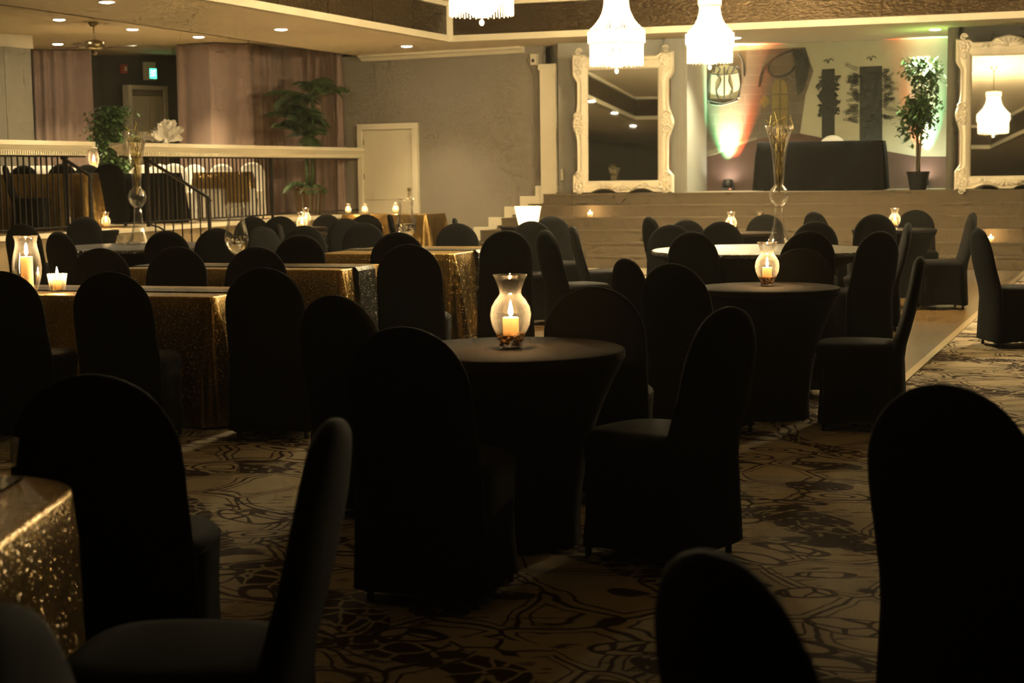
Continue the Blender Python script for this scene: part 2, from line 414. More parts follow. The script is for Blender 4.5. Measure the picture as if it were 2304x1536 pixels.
def mk_brick(name, c1, c2, mort, w, h):
    m, nt, b, out = new_mat(name)
    tc = N(nt, 'ShaderNodeTexCoord'); sx = N(nt, 'ShaderNodeSeparateXYZ'); L(nt, tc.outputs['Object'], sx.inputs[0])
    cb = N(nt, 'ShaderNodeCombineXYZ'); L(nt, sx.outputs[0], cb.inputs[0]); L(nt, sx.outputs[2], cb.inputs[1])
    br = N(nt, 'ShaderNodeTexBrick'); L(nt, cb.outputs[0], br.inputs['Vector']); br.inputs['Scale'].default_value = 1.0
    br.inputs['Brick Width'].default_value = w; br.inputs['Row Height'].default_value = h; br.inputs['Mortar Size'].default_value = 0.012
    for k, c in (('Color1', c1), ('Color2', c2), ('Mortar', mort)): br.inputs[k].default_value = (*c, 1)
    n = noise(nt, tc.outputs['Object'], 5.0, 4.0)
    L(nt, mixcol(nt, math_n(nt, 'MULTIPLY', n.outputs[0], 0.6), br.outputs[0], c2), b.inputs['Base Color']); b.inputs['Roughness'].default_value = 0.85
mk_brick('paint_stone', (0.105, 0.088, 0.058), (0.085, 0.07, 0.046), (0.125, 0.105, 0.07), 0.5, 0.16)
simple('paint_pale', (0.31, 0.30, 0.205), 0.85, var=0.10, nscale=1.5)
simple('paint_ivy', (0.028, 0.03, 0.021), 0.85, var=0.4, nscale=14)
simple('paint_column', (0.024, 0.027, 0.02), 0.85, var=0.2, nscale=4)
simple('paint_ground', (0.062, 0.030, 0.017), 0.8, var=0.25, nscale=4)
simple('paint_cream', (0.36, 0.35, 0.24), 0.85, var=0.1, nscale=5)
simple('paint_ochre', (0.16, 0.12, 0.035), 0.85, var=0.15, nscale=10)
simple('paint_path', (0.15, 0.13, 0.08), 0.85, var=0.15, nscale=6)
M = MATS
# ================================================================== STRUCTURE
ZC, ZM, ZU, MEZ = 3.50, 3.75, 4.10, 0.75
def V2(x, D):
    a = col_x(x, D); return Vector((a[0], a[1], 0))
def up(p, z): return Vector((p.x, p.y, z))
RA, RB = Vector((-6.13, 18.9, 0)), Vector((-2.70, 28.0, 0))
uR = (RB - RA).normalized(); nR = Vector((uR.y, -uR.x, 0))          # nR points to the dance floor
W1A, W1B = V2(775, 28.2), V2(1225, 26.3)
w1 = (W1B - W1A).normalized(); w1n = Vector((w1.y, -w1.x, 0))        # towards camera
P0 = at_z(1500, 603, 0.0); P0.z = 0
aS = math.radians(17.8)
vS = Vector((math.cos(aS), -math.sin(aS), 0)); nS = Vector((math.sin(aS), math.cos(aS), 0))
RISE, TREAD = 0.1805, 0.28; ZS = RISE*6
def S(t, n, z=0.0): return Vector((P0.x, P0.y, z)) + vS*t + nS*n
def t_at(x, n):
    """stage coordinate t where picture column x meets the line at depth n"""
    d = ray(x, HORIZON - ROLL*(x-1152)); k = d.x/d.y
    b = S(0, n); return (k*b.y - b.x)/(vS.x - k*vS.y)

# floor: patterned carpet everywhere, glossy wooden dance floor let into it
b = MB(); b.add([(-24, -6, 0), (16, -6, 0), (16, 34, 0), (-24, 34, 0)], [(0, 1, 2, 3)])
struct(b.build('floor', M['carpet_pattern']))
uF = Vector((0.372, 0.928, 0)); vF = Vector((0.948, -0.318, 0))
DR = at_z(2055, 835, 0); DR.z = 0
dnear = DR - uF*0.9
dl = dnear - vF*4.4
dfar_r = DR + uF*14; dfar_l = dl + uF*17
b = MB(); b.prism([dnear, dfar_r, dfar_l, dl], Vector((0, 0, 0.004)))
struct(b.build('floor_dance', M['dance_floor']))
for i, (a, c) in enumerate(((dnear, dfar_r), (dl, dnear), (dl, dfar_l))):
    d = (c - a).normalized(); s = Vector((d.y, -d.x, 0))*0.03
    b = MB(); b.prism([a - s, c - s, c + s, a + s], Vector((0, 0, 0.007)))
    struct(b.build('trim_%d' % (i+1), M['metal_trim']))

# ceilings
O1 = at_z(1010, 93, ZC); O2p = at_z(2304, 38.7, ZC); O1.z = O2p.z = 0
vC = (O2p - O1).normalized(); uC = (O1 - Vector((at_z(470, 0, ZC).x, at_z(470, 0, ZC).y, 0))).normalized()
O2 = O1 + vC*12.0; O0 = O1 - uC*17.0; O3 = O0 + vC*12.0
P_0 = RA - uR*24; P_1 = RB + uR*3.0; P_2 = Vector((15.5, 32, 0)); P_3 = Vector((15.5, -5.5, 0))
b = MB()
for q in ((P_0, P_1, O1, O0), (P_1, P_2, O2, O1), (P_2, P_3, O3, O2), (P_3, P_0, O0, O3)):
    b.prism([up(p, ZC) for p in q], Vector((0, 0, 0.06)))
struct(b.build('ceiling', M['ceiling_paint']))
b = MB(); b.prism([up(p, ZM) for p in (P_0, P_1, Vector((-3, 34, 0)), Vector((-23.5, 34, 0)), Vector((-23.5, -5.5, 0)))], Vector((0, 0, 0.06)))
struct(b.build('ceiling_mezzanine', M['ceiling_paint']))
b = MB(); b.prism([up(P_0, ZC), up(P_1, ZC), up(P_1, ZM), up(P_0, ZM)], -nR*-0.05)
struct(b.build('trim_4', M['ceiling_paint']))
b = MB(); b.prism([up(p, ZU) for p in (O0, O1, O2, O3)], Vector((0, 0, 0.06)))
struct(b.build('ceiling_dance', M['ceiling_paint']))
# fascia round the raised ceiling: bronze panels between pale bands
mid = (O0 + O1 + O2 + O3)/4
fn = 0
for a, c, nm in ((O0, O1, 'left'), (O1, O2, 'back'), (O2, O3, 'right'), (O3, O0, 'front')):
    d = (c - a).normalized(); inn = Vector((-d.y, d.x, 0))
    if inn.dot(mid - a) < 0: inn = -inn
    Ln = (c - a).length
    b = MB(); b.prism([up(a, ZC), up(c, ZC), up(c, ZU), up(a, ZU)], -inn*0.08)
    f = struct(b.build('wall_fascia_'+nm, M['bronze_panel']))
    k = int(Ln/1.25)
    for i in range(k):
        s0, s1 = Ln*i/k + 0.006, Ln*(i+1)/k - 0.006
        b = MB(); b.prism([up(a + d*s0, ZC+0.09), up(a + d*s1, ZC+0.09), up(a + d*s1, ZU-0.06), up(a + d*s0, ZU-0.06)], inn*0.012)
        b.build('panel', M['bronze_panel'], f)
    for z0, z1, dep in ((ZC-0.012, ZC+0.085, 0.045), (ZU-0.07, ZU, 0.05)):
        fn += 1
        b = MB(); b.prism([up(a, z0), up(c, z0), up(c, z1), up(a, z1)], inn*dep)
        struct(b.build('trim_%d' % (10+fn), M['trim_white']))
b = MB(); b.cbox((O1.x+0.02, O1.y-0.05, (ZC+ZU)/2), 0.10, 0.10, ZU-ZC); struct(b.build('trim_20', M['trim_white']))

# outer walls of the hall
def wall(name, pts, z0, z1, mat, th=0.06):
    b = MB()
    for p, q in zip(pts[:-1], pts[1:]):
        d = (q - p).normalized(); s = Vector((-d.y, d.x, 0))*th
        b.prism([up(p, z0), up(q, z0), up(q, z1), up(p, z1)], s)
    return struct(b.build(name, M[mat]))
wall('wall_right', [Vector((15, -5, 0)), Vector((15, 31, 0))], 0, 4.2, 'wall_taupe')
wall('wall_front', [Vector((-23, -5, 0)), Vector((15, -5, 0))], 0, 4.2, 'wall_taupe')
wall('wall_left', [Vector((-16, -5, 0)), Vector((-16, 20, 0)), V2(-420, 24.0)], 0, 4.2, 'wall_taupe')
wall('wall_mezzanine', [V2(-420, 24.0), V2(-60, 26.3), V2(84, 29.4), V2(240, 30.2), V2(420, 30.6), V2(640, 30.2), W1A], 0, ZM+0.02, 'wall_dark')
wall('wall_back', [W1A, W1B], 0, ZC, 'wall_taupe', 0.1)
tA, tB = t_at(1258, 2.1), t_at(1540, 2.1)
NB = 3.9
wall('wall_pier', [W1B + nS*0.4, S(tA, 2.1), S(tB, 2.1), S(tB+0.02, NB)], 0, ZC, 'wall_grey', 0.05)
tC = t_at(2146, 2.0); tD = t_at(2700, 2.0)
wall('wall_stage', [S(t_at(1500, NB), NB), S(t_at(2290, NB), NB)], ZS-0.02, ZC, 'paint_pale', 0.1)
wall('wall_wing', [S(tC+0.55, NB), S(tC, 2.0), S(tD, 2.0)], 0, ZC, 'wall_dark', 0.05)
wall('wall_wing_end', [S(tD, 2.0), Vector((15, 22.0, 0))], 0, ZC, 'wall_dark', 0.05)

# pale pilaster beside the stage, its cap and small wall fittings
b = MB()
pA, pB = on_plane(1222, 300, W1B + w1n*0.10, w1n), on_plane(1257, 300, W1B + w1n*0.10, w1n)
zt = on_plane(1240, 158, W1B, w1n).z
q = [up(pA, ZS-0.15), up(pB, ZS-0.15), up(pB, zt), up(pA, zt)]
pil = thing('pilaster', 'pale grey pilaster at the corner beside the stage steps', 'pilaster', (0, 0, 0))
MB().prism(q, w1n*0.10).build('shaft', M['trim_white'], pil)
e = (pB-pA)*0.06
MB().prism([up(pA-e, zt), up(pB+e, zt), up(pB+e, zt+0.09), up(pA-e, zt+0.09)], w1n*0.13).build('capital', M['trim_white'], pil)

# crown moulding over the door wall
mz = [(0.0, 0.0), (0.16, 0.0), (0.15, -0.03), (0.09, -0.055), (0.04, -0.10), (0.0, -0.10)]
c0, c1 = on_plane(815, 128, W1A, w1n), on_plane(1180, 124, W1A, w1n); c0.z = c1.z = 0
b = MB(); b.loft([[up(p, ZC) + w1n*(o+0.0) + Vector((0, 0, z)) for o, z in mz] for p in (c0, c1)])
struct(b.build('trim_21', M['trim_white']))

# stage: six carpeted steps wrapping the left corner
st = struct(bpy.data.objects.new('stage_steps', None)); COL.objects.link(st); st['label'] = 'wide brown carpeted stage steps running along the back of the hall'
tl6 = t_at(1222, 5*TREAD)
for k in range(6):
    tl = tl6 - 0.262*(5-k); n0 = TREAD*k; z1 = RISE*(k+1)
    b = MB()
    b.prism([S(tl, n0), S(11.0, n0), S(11.0, 4.6), S(tl+0.3, 3.4)], Vector((0, 0, z1)))
    b.build('step', M['carpet_step'], st)
    b = MB(); b.prism([S(tl, n0-0.012, z1-0.03), S(11.0, n0-0.012, z1-0.03), S(11.0, n0+0.02, z1-0.03), S(tl, n0+0.02, z1-0.03)], Vector((0, 0, 0.034)))
    b.build('nosing', M['carpet_step'], st)
# white stepped stringer fixed to the door wall
upx = [(1043, 560), (1043, 535), (1065, 535), (1065, 511), (1099, 511), (1099, 489), (1134.5, 489), (1134.5, 464.6), (1169.6, 464.6), (1169.6, 441.2), (1204.3, 441.2), (1204.3, 417.8), (1292, 417.8)]
lpx = [(1292, 436), (1222, 436), (1222, 459), (1188, 459), (1188, 482.5), (1152.5, 482.5), (1152.5, 507), (1117.5, 507), (1117.5, 531), (1082, 531), (1082, 556), (1058, 556), (1058, 580), (1043, 580)]
pl = W1B + w1n*0.16
pts = [on_plane(x, y, pl, w1n) for x, y in upx + lpx]
b = MB(); b.prism(pts, -w1n*0.14); sg = struct(b.build('trim_22', M['trim_white']))

# mezzanine platform with a pale nosing
R0, R1 = RA - uR*3.0, RB
b = MB(); b.prism([R0, R1, W1A + Vector((0, 0.3, 0)), V2(640, 30.4), V2(420, 30.8), V2(84, 30.0), V2(-420, 24.3)], Vector((0, 0, MEZ)))
struct(b.build('floor_mezzanine', M['skirt_wall']))
b = MB(); b.prism([up(R0, MEZ-0.055), up(R1, MEZ-0.055), up(R1, MEZ+0.006), up(R0, MEZ+0.006)], nR*0.04)
struct(b.build('trim_23', M['trim_white']))
def s_rail(x):
    d = ray(x, HORIZON - ROLL*(x-1152)); k = d.x/d.y
    return (k*RA.y - RA.x)/(uR.x - k*uR.y)
sg0, sg1 = s_rail(190), s_rail(312)
stm = struct(bpy.data.objects.new('mezzanine_steps', None)); COL.objects.link(stm); stm['label'] = 'short flight of steps down from the railed platform'
for k in range(3):
    z1 = MEZ - 0.1875*(k+1)
    a = RA + uR*sg0 + nR*(0.28*k); c = RA + uR*sg1 + nR*(0.28*k)
    b = MB(); b.prism([a, c, c + nR*0.29, a + nR*0.29], Vector((0, 0, z1))); b.build('step', M['carpet_step'], stm)
    b = MB(); b.prism([up(a + nR*0.25, z1), up(c + nR*0.25, z1), up(c + nR*0.295, z1), up(a + nR*0.295, z1)], Vector((0, 0, 0.006))); b.build('nosing', M['trim_white'], stm)

# ------------------------------------------------------------------ railings
def capprof():
    # (outward, z) half profile of the cornice cap, symmetrical about the rail
    return [(0.17, 0.0), (0.17, -0.055), (0.145, -0.06), (0.135, -0.075), (0.10, -0.115), (0.095, -0.125), (0.095, -0.175), (0.075, -0.18)]
ZR = 1.90
bal_mesh = MB().box(-0.008, 0.008, -0.008, 0.008, 0.0, 1.0).build('baluster', M['iron_black']).data
bpy.data.objects.remove(bpy.data.objects['baluster'], do_unlink=True)
def railing(s0, s1, label, bal_from, bal_to, miter):
    t = thing('railing', label, 'railing', tuple(up(RA + uR*s0, MEZ)))
    t0 = Matrix.Translation(-Vector(t.location))
    pr = capprof(); full = pr + [(-o, z) for o, z in reversed(pr)]
    rings = []
    for s, sh in ((s0, miter[0]), (s1, miter[1])):
        ring = []
        for o, z in full:
            ins = sh*((0.17-abs(o)))*1.0
            ring.append(up(RA, ZR) + uR*(s+ins) + nR*o + Vector((0, 0, z)))
        rings.append(ring)
    b = MB(); b.loft(rings); b.v = [tuple(t0 @ Vector(p)) for p in b.v]
    b.build('cornice_cap', M['trim_white'], t)
    b = MB()
    n = int((s1-s0)/0.045)
    for i in range(n):
        p = up(RA, ZR-0.165) + uR*(s0+0.1+(s1-s0-0.15)*i/n) + nR*0.097
        b.prism([p, p+uR*0.022, p+uR*0.022+Vector((0, 0, 0.038)), p+Vector((0, 0, 0.038))], nR*0.014)
    b.v = [tuple(t0 @ Vector(p)) for p in b.v]
    o = b.build('dentil_band', M['trim_white'], t); o['kind'] = 'stuff'
    b = MB(); b.tube([t0 @ (up(RA, MEZ+0.07) + uR*s0), t0 @ (up(RA, MEZ+0.07) + uR*s1)], 0.013, 6); b.build('bottom_rail', M['iron_black'], t)
    b = MB(); b.tube([t0 @ (up(RA, ZR-0.185) + uR*s0), t0 @ (up(RA, ZR-0.185) + uR*s1)], 0.015, 6); b.build('top_rail', M['iron_black'], t)
    n = int((bal_to-bal_from)/0.11)
    for i in range(n):
        o = bpy.data.objects.new('baluster', bal_mesh); COL.objects.link(o); o.parent = t
        p = t0 @ (up(RA, MEZ+0.06) + uR*(bal_from + (bal_to-bal_from)*(i+0.5)/n)); o.location = p
        o.rotation_euler = (0, 0, math.atan2(uR.y, uR.x)); o.scale = (1, 1, ZR-0.18-MEZ-0.06)
    for s in (bal_from, bal_to):
        b = MB(); p = t0 @ (RA + uR*s); b.box(p.x-0.022, p.x+0.022, p.y-0.022, p.y+0.022, MEZ - t.location.z, ZR-0.17 - t.location.z); b.build('post', M['iron_black'], t)
    return t
railing(-3.0, s_rail(193), 'white cornice railing with black iron balusters left of the platform steps', -3.0, s_rail(150), (0, -1))
railing(s_rail(272), s_rail(811)-0.05, 'long white cornice railing with black iron balusters reaching the cream door', s_rail(330), s_rail(611), (1, 0))
def handrail(s, run, label):
    base = RA + uR*s
    t = thing('stair_handrail', label, 'handrail', tuple(up(base, MEZ)))
    t0 = Matrix.Translation(-Vector(t.location)); slope = 0.55
    top = up(base, ZR-0.2); end = top + nR*run - Vector((0, 0, slope*run))
    MB().tube([t0 @ top, t0 @ end, t0 @ (end + nR*0.03 - Vector((0, 0, 0.05)))], 0.024, 8).build('handrail_bar', M['iron_black'], t)
    zb = max(0.0, MEZ - 0.1875*4)
    MB().tube([t0 @ end, t0 @ up(end, 0.01)], 0.026, 8).build('post', M['iron_black'], t)
    n = int(run/0.13)
    for i in range(1, n):
        f = i/n; p = top.lerp(end, f); o = bpy.data.objects.new('baluster', bal_mesh); COL.objects.link(o); o.parent = t
        z0 = 0.02 + max(0, MEZ - 0.19*(1+int(f*run/0.28)))
        o.location = t0 @ up(p, z0); o.scale = (1, 1, p.z - z0)
    lo = up(base, MEZ+0.05) - Vector((0, 0, 0.0))
    MB().tube([t0 @ lo, t0 @ (lo + nR*run*0.2 - Vector((0, 0, 0.05))), t0 @ (lo + nR*run - Vector((0, 0, slope*run*0.9)))], 0.012, 6).build('bottom_rail', M['iron_black'], t)
handrail(s_rail(140), 0.42, 'short black iron handrail on the left side of the platform steps')
handrail(s_rail(326), 1.0, 'sloping black iron handrail on the right side of the platform steps')

# ------------------------------------------------------------------ doors
def door_on_wall(name, x0, x1, ytop, base_z, p, n, ajar=None):
    a, c = on_plane(x0, 300, p, n), on_plane(x1, 300, p, n); zt = on_plane((x0+x1)/2, ytop, p, n).z
    a.z = c.z = base_z; d = (c-a).normalized(); w = (c-a).length; h = zt-base_z
    root = struct(bpy.data.objects.new(name, None)); COL.objects.link(root); root.location = a
    root.rotation_euler = (0, 0, math.atan2(d.y, d.x))
    return root, w, h
dr, w, h = door_on_wall('door_1', 808, 942, 278, 0.55, W1A, w1n)
dr['label'] = 'cream painted door with white frame at the end of the railing'
fw = 0.10
b = MB(); b.box(0, fw, -0.07, 0, 0, h); b.box(w-fw, w, -0.07, 0, 0, h); b.box(fw, w-fw, -0.07, 0, h-fw, h); b.build('door_frame', M['trim_white'], dr)
lf = MB().box(fw+0.006, w-fw-0.006, -0.03, 0.0, 0.445, h-fw-0.006).build('door_leaf', M['door_cream'], dr)
MB().box(fw+0.006, w-fw-0.006, -0.03, 0.0, 0.0, 0.437).build('lower_leaf', M['door_cream'], dr)
b = MB(); b.sphere((w-fw-0.07, -0.075, 0.62), 0.032, 10, 6); b.box(w-fw-0.078, w-fw-0.062, -0.06, -0.03, 0.612, 0.628); b.build('door_knob', M['bronze'], lf, True)
for z in (0.2, 0.8, 1.4):
    MB().box(fw-0.005, fw+0.015, -0.04, -0.028, z, z+0.1).build('hinge', M['bronze'], dr)

EWp = V2(330, 30.2); ewd = (V2(372, 30.55) - V2(285, 29.9)).normalized(); ewn = Vector((ewd.y, -ewd.x, 0))
dr, w, h = door_on_wall('door_2', 288, 375, 193, MEZ, EWp, ewn)
dr['label'] = 'pale doorway with a recessed door under the green exit sign'
fw = 0.075
b = MB(); b.box(0, fw, -0.08, 0.12, 0, h); b.box(w-fw, w, -0.08, 0.12, 0, h); b.box(fw, w-fw, -0.08, 0.12, h-fw, h); b.build('door_frame', M['trim_white'], dr)
lf = MB().box(fw, w*0.56, -0.02, 0.02, 0.0, h-fw-0.12).build('door_leaf', M['door_cream'], dr)
MB().box(w*0.56+0.008, w-fw, -0.02, 0.02, 0.0, h-fw-0.12).build('door_leaf', M['door_cream'], dr)
MB().box(fw, w-fw, -0.02, 0.02, h-fw-0.11, h-fw-0.005).build('transom', M['wall_taupe'], dr)
# ================================================================== CURTAINS
def curtain(name, pts, z0, z1, mat, label, amp=0.085, wl=0.19, seed=1, flare=0.0):
    rnd = random.Random(seed); P = []
    for p, q in zip(pts[:-1], pts[1:]):
        n = max(2, int((q-p).length/0.02))
        for i in range(n): P.append(p.lerp(q, i/n))
    P.append(pts[-1]); base = pts[0].copy(); base.z = z0
    rows = 7; phase = 0.0; ph = []; am = []; a_cur = amp
    for i in range(len(P)):
        if i: phase += (P[i]-P[i-1]).length/wl*2*PI*(0.75+0.5*math.sin(i*0.037+seed))
        ph.append(phase); am.append(amp*(0.55+0.45*math.sin(i*0.021*seed+seed)))
    rings = []
    for r in range(rows):
        f = r/(rows-1); row = []
        for i, p in enumerate(P):
            t = (P[min(i+1, len(P)-1)]-P[max(i-1, 0)]).normalized(); n = Vector((t.y, -t.x, 0))
            o = (am[i]*(0.5+0.8*(1-f)))*math.sin(ph[i] + 0.25*math.sin(4*f+i*0.01))
            row.append(up(p, z0+(z1-z0)*f) + n*o - base)
        rings.append(row)
    b = MB(); b.loft(rings, close=False)
    o = b.build(name, M[mat], None, True); o.location = base
    return tag(o, label, 'curtain')
curtain('curtain', [V2(84, 28.6), V2(150, 28.75), V2(217, 28.9)], MEZ+0.01, ZM-0.02, 'curtain_mauve', 'mauve pleated curtain beside the grey wall panel, left of the exit doorway', seed=2)
curtain('curtain', [V2(406, 28.1), V2(480, 27.7), V2(560, 28.0), V2(640, 29.0)], MEZ+0.01, ZM-0.02, 'curtain_mauve', 'wide mauve pleated curtain behind the white covered chairs', seed=3)
curtain('curtain', [V2(640, 29.1), V2(700, 28.95), V2(772, 28.12)], MEZ+0.01, ZM-0.02, 'curtain_mauve', 'shaded pleated curtain behind the potted palm', seed=5)
curtain('curtain', [S(t_at(1497, 1.9), 1.9), S(t_at(1546, 1.9), 1.9)], ZS+0.01, ZC-0.01, 'curtain_grey', 'grey stage drape hanging beside the white framed mirror', amp=0.05, wl=0.22, seed=4)
curtain('curtain', [S(t_at(2128, 1.85), 1.85), S(t_at(2152, 1.85), 1.85)], ZS+0.01, ZC-0.01, 'curtain_dark', 'dark stage drape gathered beside the bright leaved tree', amp=0.05, wl=0.2, seed=6)
# grey folding panel at the far left of the platform
pw = thing('wall_partition', 'tall grey green partition panels standing left of the mauve curtain', 'partition', tuple(up(V2(20, 25.4), MEZ)))
for xa, xb, Da, Db in ((-130, 22, 24.7, 25.35), (23, 82, 25.36, 25.9)):
    a, c = V2(xa, Da), V2(xb, Db); o0 = Vector(pw.location)
    d = (c-a).normalized(); nn = Vector((d.y, -d.x, 0))
    b = MB(); b.prism([up(a, MEZ)-o0, up(c, MEZ)-o0, up(c, ZM-0.22)-o0, up(a, ZM-0.22)-o0], -nn*0.05); b.build('panel', M['wall_grey'], pw)
a, c = V2(-130, 24.68), V2(84, 25.92); d = (c-a).normalized(); nn = Vector((d.y, -d.x, 0)); o0 = Vector(pw.location)
b = MB(); b.prism([up(a, ZM-0.22)-o0, up(c, ZM-0.22)-o0, up(c, ZM-0.005)-o0, up(a, ZM-0.005)-o0], nn*0.06); b.build('crown', M['trim_white'], pw)

# ================================================================== MURAL ON THE STAGE WALL
MP = S(0, NB) ; mn = -nS
MO = S(t_at(1545, NB), NB, ZS)
mural = thing('stage_mural', 'painted courtyard mural with balcony, arched window and leafy dark columns on the stage wall', 'mural', tuple(MO), -aS)
mural_inv = (Matrix.Translation(MO) @ Matrix.Rotation(-aS, 4, 'Z')).inverted()
def mpt(x, y, lay=1):
    return mural_inv @ (on_plane(x, y, MP + mn*(0.003*lay), mn))
def paint(name, px, mat, lay=1):
    b = MB(); b.prism([mpt(x, y, lay) for x, y in px], Vector((0, 0.0028, 0)))
    return b.build(name, M[mat], mural)
def pcurve(name, px, r, mat, lay=3):
    pts = [mpt(x, y, lay) for x, y in px]
    # smooth with Catmull-Rom
    out = []
    for i in range(len(pts)-1):
        p0, p1, p2, p3 = pts[max(i-1, 0)], pts[i], pts[i+1], pts[min(i+2, len(pts)-1)]
        for k in range(6):
            t = k/6; out.append(0.5*((2*p1)+(p2-p0)*t+(2*p0-5*p1+4*p2-p3)*t*t+(3*p1-p0-3*p2+p3)*t**3))
    out.append(pts[-1]); b = MB(); b.tube(out, r, 5); return b.build(name, M[mat], mural)
paint('painted_ground', [(1545, 362), (1610, 348), (1705, 312), (1790, 298), (1850, 310), (1985, 338), (2062, 352), (2135, 352), (2135, 436), (1545, 436)], 'paint_ground', 1)
paint('painted_path', [(1545, 352), (1700, 308), (1705, 313), (1545, 366)], 'paint_path', 2)
paint('painted_building', [(1545, 118), (1700, 112), (1812, 106), (1830, 160), (1812, 215), (1800, 300), (1705, 312), (1545, 352)], 'paint_stone', 1)
rnd = random.Random(11)
def blob(cx, cy, rx, ry, n=40, jag=0.18, sd=0):
    r = random.Random(sd); return [(cx+rx*(1+r.uniform(-jag, jag))*math.cos(2*PI*i/n), cy+ry*(1+r.uniform(-jag, jag))*math.sin(2*PI*i/n)) for i in range(n)]
paint('painted_ivy', blob(1568, 240, 24, 90, 44, 0.2, 3), 'paint_ivy', 2)
paint('painted_ivy', [(1788, 112), (1812, 108), (1822, 150), (1810, 200), (1795, 215), (1790, 170)], 'paint_ivy', 2)
paint('painted_window', [(1598, 222)] + [(1632 + 32*math.cos(a), 172 - 26*math.sin(a)) for a in [PI - PI*i/12 for i in range(13)]] + [(1664, 222)], 'paint_cream', 2)
for px in ([(1598, 165), (1594, 190), (1593, 215), (1600, 232)], [(1612, 168), (1622, 182), (1612, 205), (1616, 222)], [(1630, 150), (1630, 222)], [(1645, 166), (1640, 182), (1648, 205), (1642, 222)], [(1662, 160), (1666, 190), (1663, 210), (1658, 225)],
           [(1596, 166), (1630, 169), (1664, 164)], [(1593, 225), (1630, 232), (1664, 218)], [(1598, 234), (1625, 236), (1660, 226)], [(1605, 163), (1612, 150), (1620, 156), (1614, 166)], [(1634, 166), (1642, 150), (1652, 152), (1646, 164)], [(1650, 160), (1658, 148), (1664, 154)]):
    pcurve('painted_ironwork', px, 0.014, 'paint_column', 3)
for px in ([(1662, 120), (1672, 140), (1674, 172)], [(1708, 195), (1714, 165), (1732, 140), (1758, 122), (1788, 112)], [(1732, 140), (1728, 160), (1745, 172), (1775, 165), (1790, 145), (1785, 118)], [(1795, 115), (1806, 130), (1808, 148)]):
    pcurve('painted_vine', px, 0.020, 'paint_ivy', 3)
paint('painted_arch_window', [(1737, 290)] + [(1754.5 + 17.5*math.cos(a), 200 - 22*math.sin(a)) for a in [PI - PI*i/12 for i in range(13)]] + [(1772, 290)], 'paint_ochre', 2)
for px in ([(1755, 180), (1755, 288)], [(1738, 212), (1772, 211)], [(1738, 245), (1772, 244)]): pcurve('painted_mullion', px, 0.008, 'paint_stone', 3)
paint('painted_lantern', [(1709, 228), (1720, 212), (1732, 226), (1720, 245)], 'paint_ochre', 2)
def pcolumn(x0, x1, y0, y1, kind, sd):
    paint('painted_column', [(x0, y0), (x1, y0-2), (x1, y1), (x0, y1)], 'paint_column', 2)
    r = random.Random(sd); b = MB(); cx = (x0+x1)/2
    for i in range(170 if kind else 44):
        if kind:
            cy = r.uniform(y0+12, y0+105); cxx = cx + r.choice((-1, 1))*r.uniform(0.1, 1)*(x1-x0)*0.62; a = r.uniform(0, 2*PI); ln = r.uniform(8, 16); wd = ln*0.30
            pts = [(cxx, cy), (cxx+ln*0.5*math.cos(a)-wd*math.sin(a), cy+ln*0.5*math.sin(a)+wd*math.cos(a)), (cxx+ln*math.cos(a), cy+ln*math.sin(a)), (cxx+ln*0.5*math.cos(a)+wd*math.sin(a), cy+ln*0.5*math.sin(a)-wd*math.cos(a))]
            b.prism([mpt(x, y, 3+(i % 3)) for x, y in pts], Vector((0, 0.002, 0)))
        else:
            s = r.choice((-1, 1)); sy = r.uniform(y0+5, y0+125); sx = cx + s*(x1-x0)*0.4; a0 = r.uniform(-0.9, 0.5); ln = r.uniform(18, 40)
            ex, ey = sx + s*ln*math.cos(a0), sy + ln*math.sin(a0)
            for k in range(7):
                f = 0.25+0.75*k/6; mx, my = sx+(ex-sx)*f, sy+(ey-sy)*f
                for q in (-1, 1):
                    a = math.atan2(ey-sy, ex-sx)+q*0.65; l2 = 9*(1.15-f*0.6); wd = 1.0
                    pts = [(mx, my), (mx+l2*0.5*math.cos(a)-wd*math.sin(a), my+l2*0.5*math.sin(a)+wd*math.cos(a)), (mx+l2*math.cos(a), my+l2*math.sin(a)), (mx+l2*0.5*math.cos(a)+wd*math.sin(a), my+l2*0.5*math.sin(a)-wd*math.cos(a))]
                    b.prism([mpt(x, y, 3+(i % 3)) for x, y in pts], Vector((0, 0.002, 0)))
    o = b.build('painted_leaves', M['paint_ivy'], mural); o['kind'] = 'stuff'
    pcurve('painted_lamp_scroll', [(cx-10, y0-18), (cx-3, y0-22), (cx, y0-14), (cx+4, y0-24), (cx+12, y0-20)], 0.008, 'paint_column', 3)
pcolumn(1849, 1878, 156, 312, 1, 21)
pcolumn(1934, 1985, 150, 345, 0, 22)

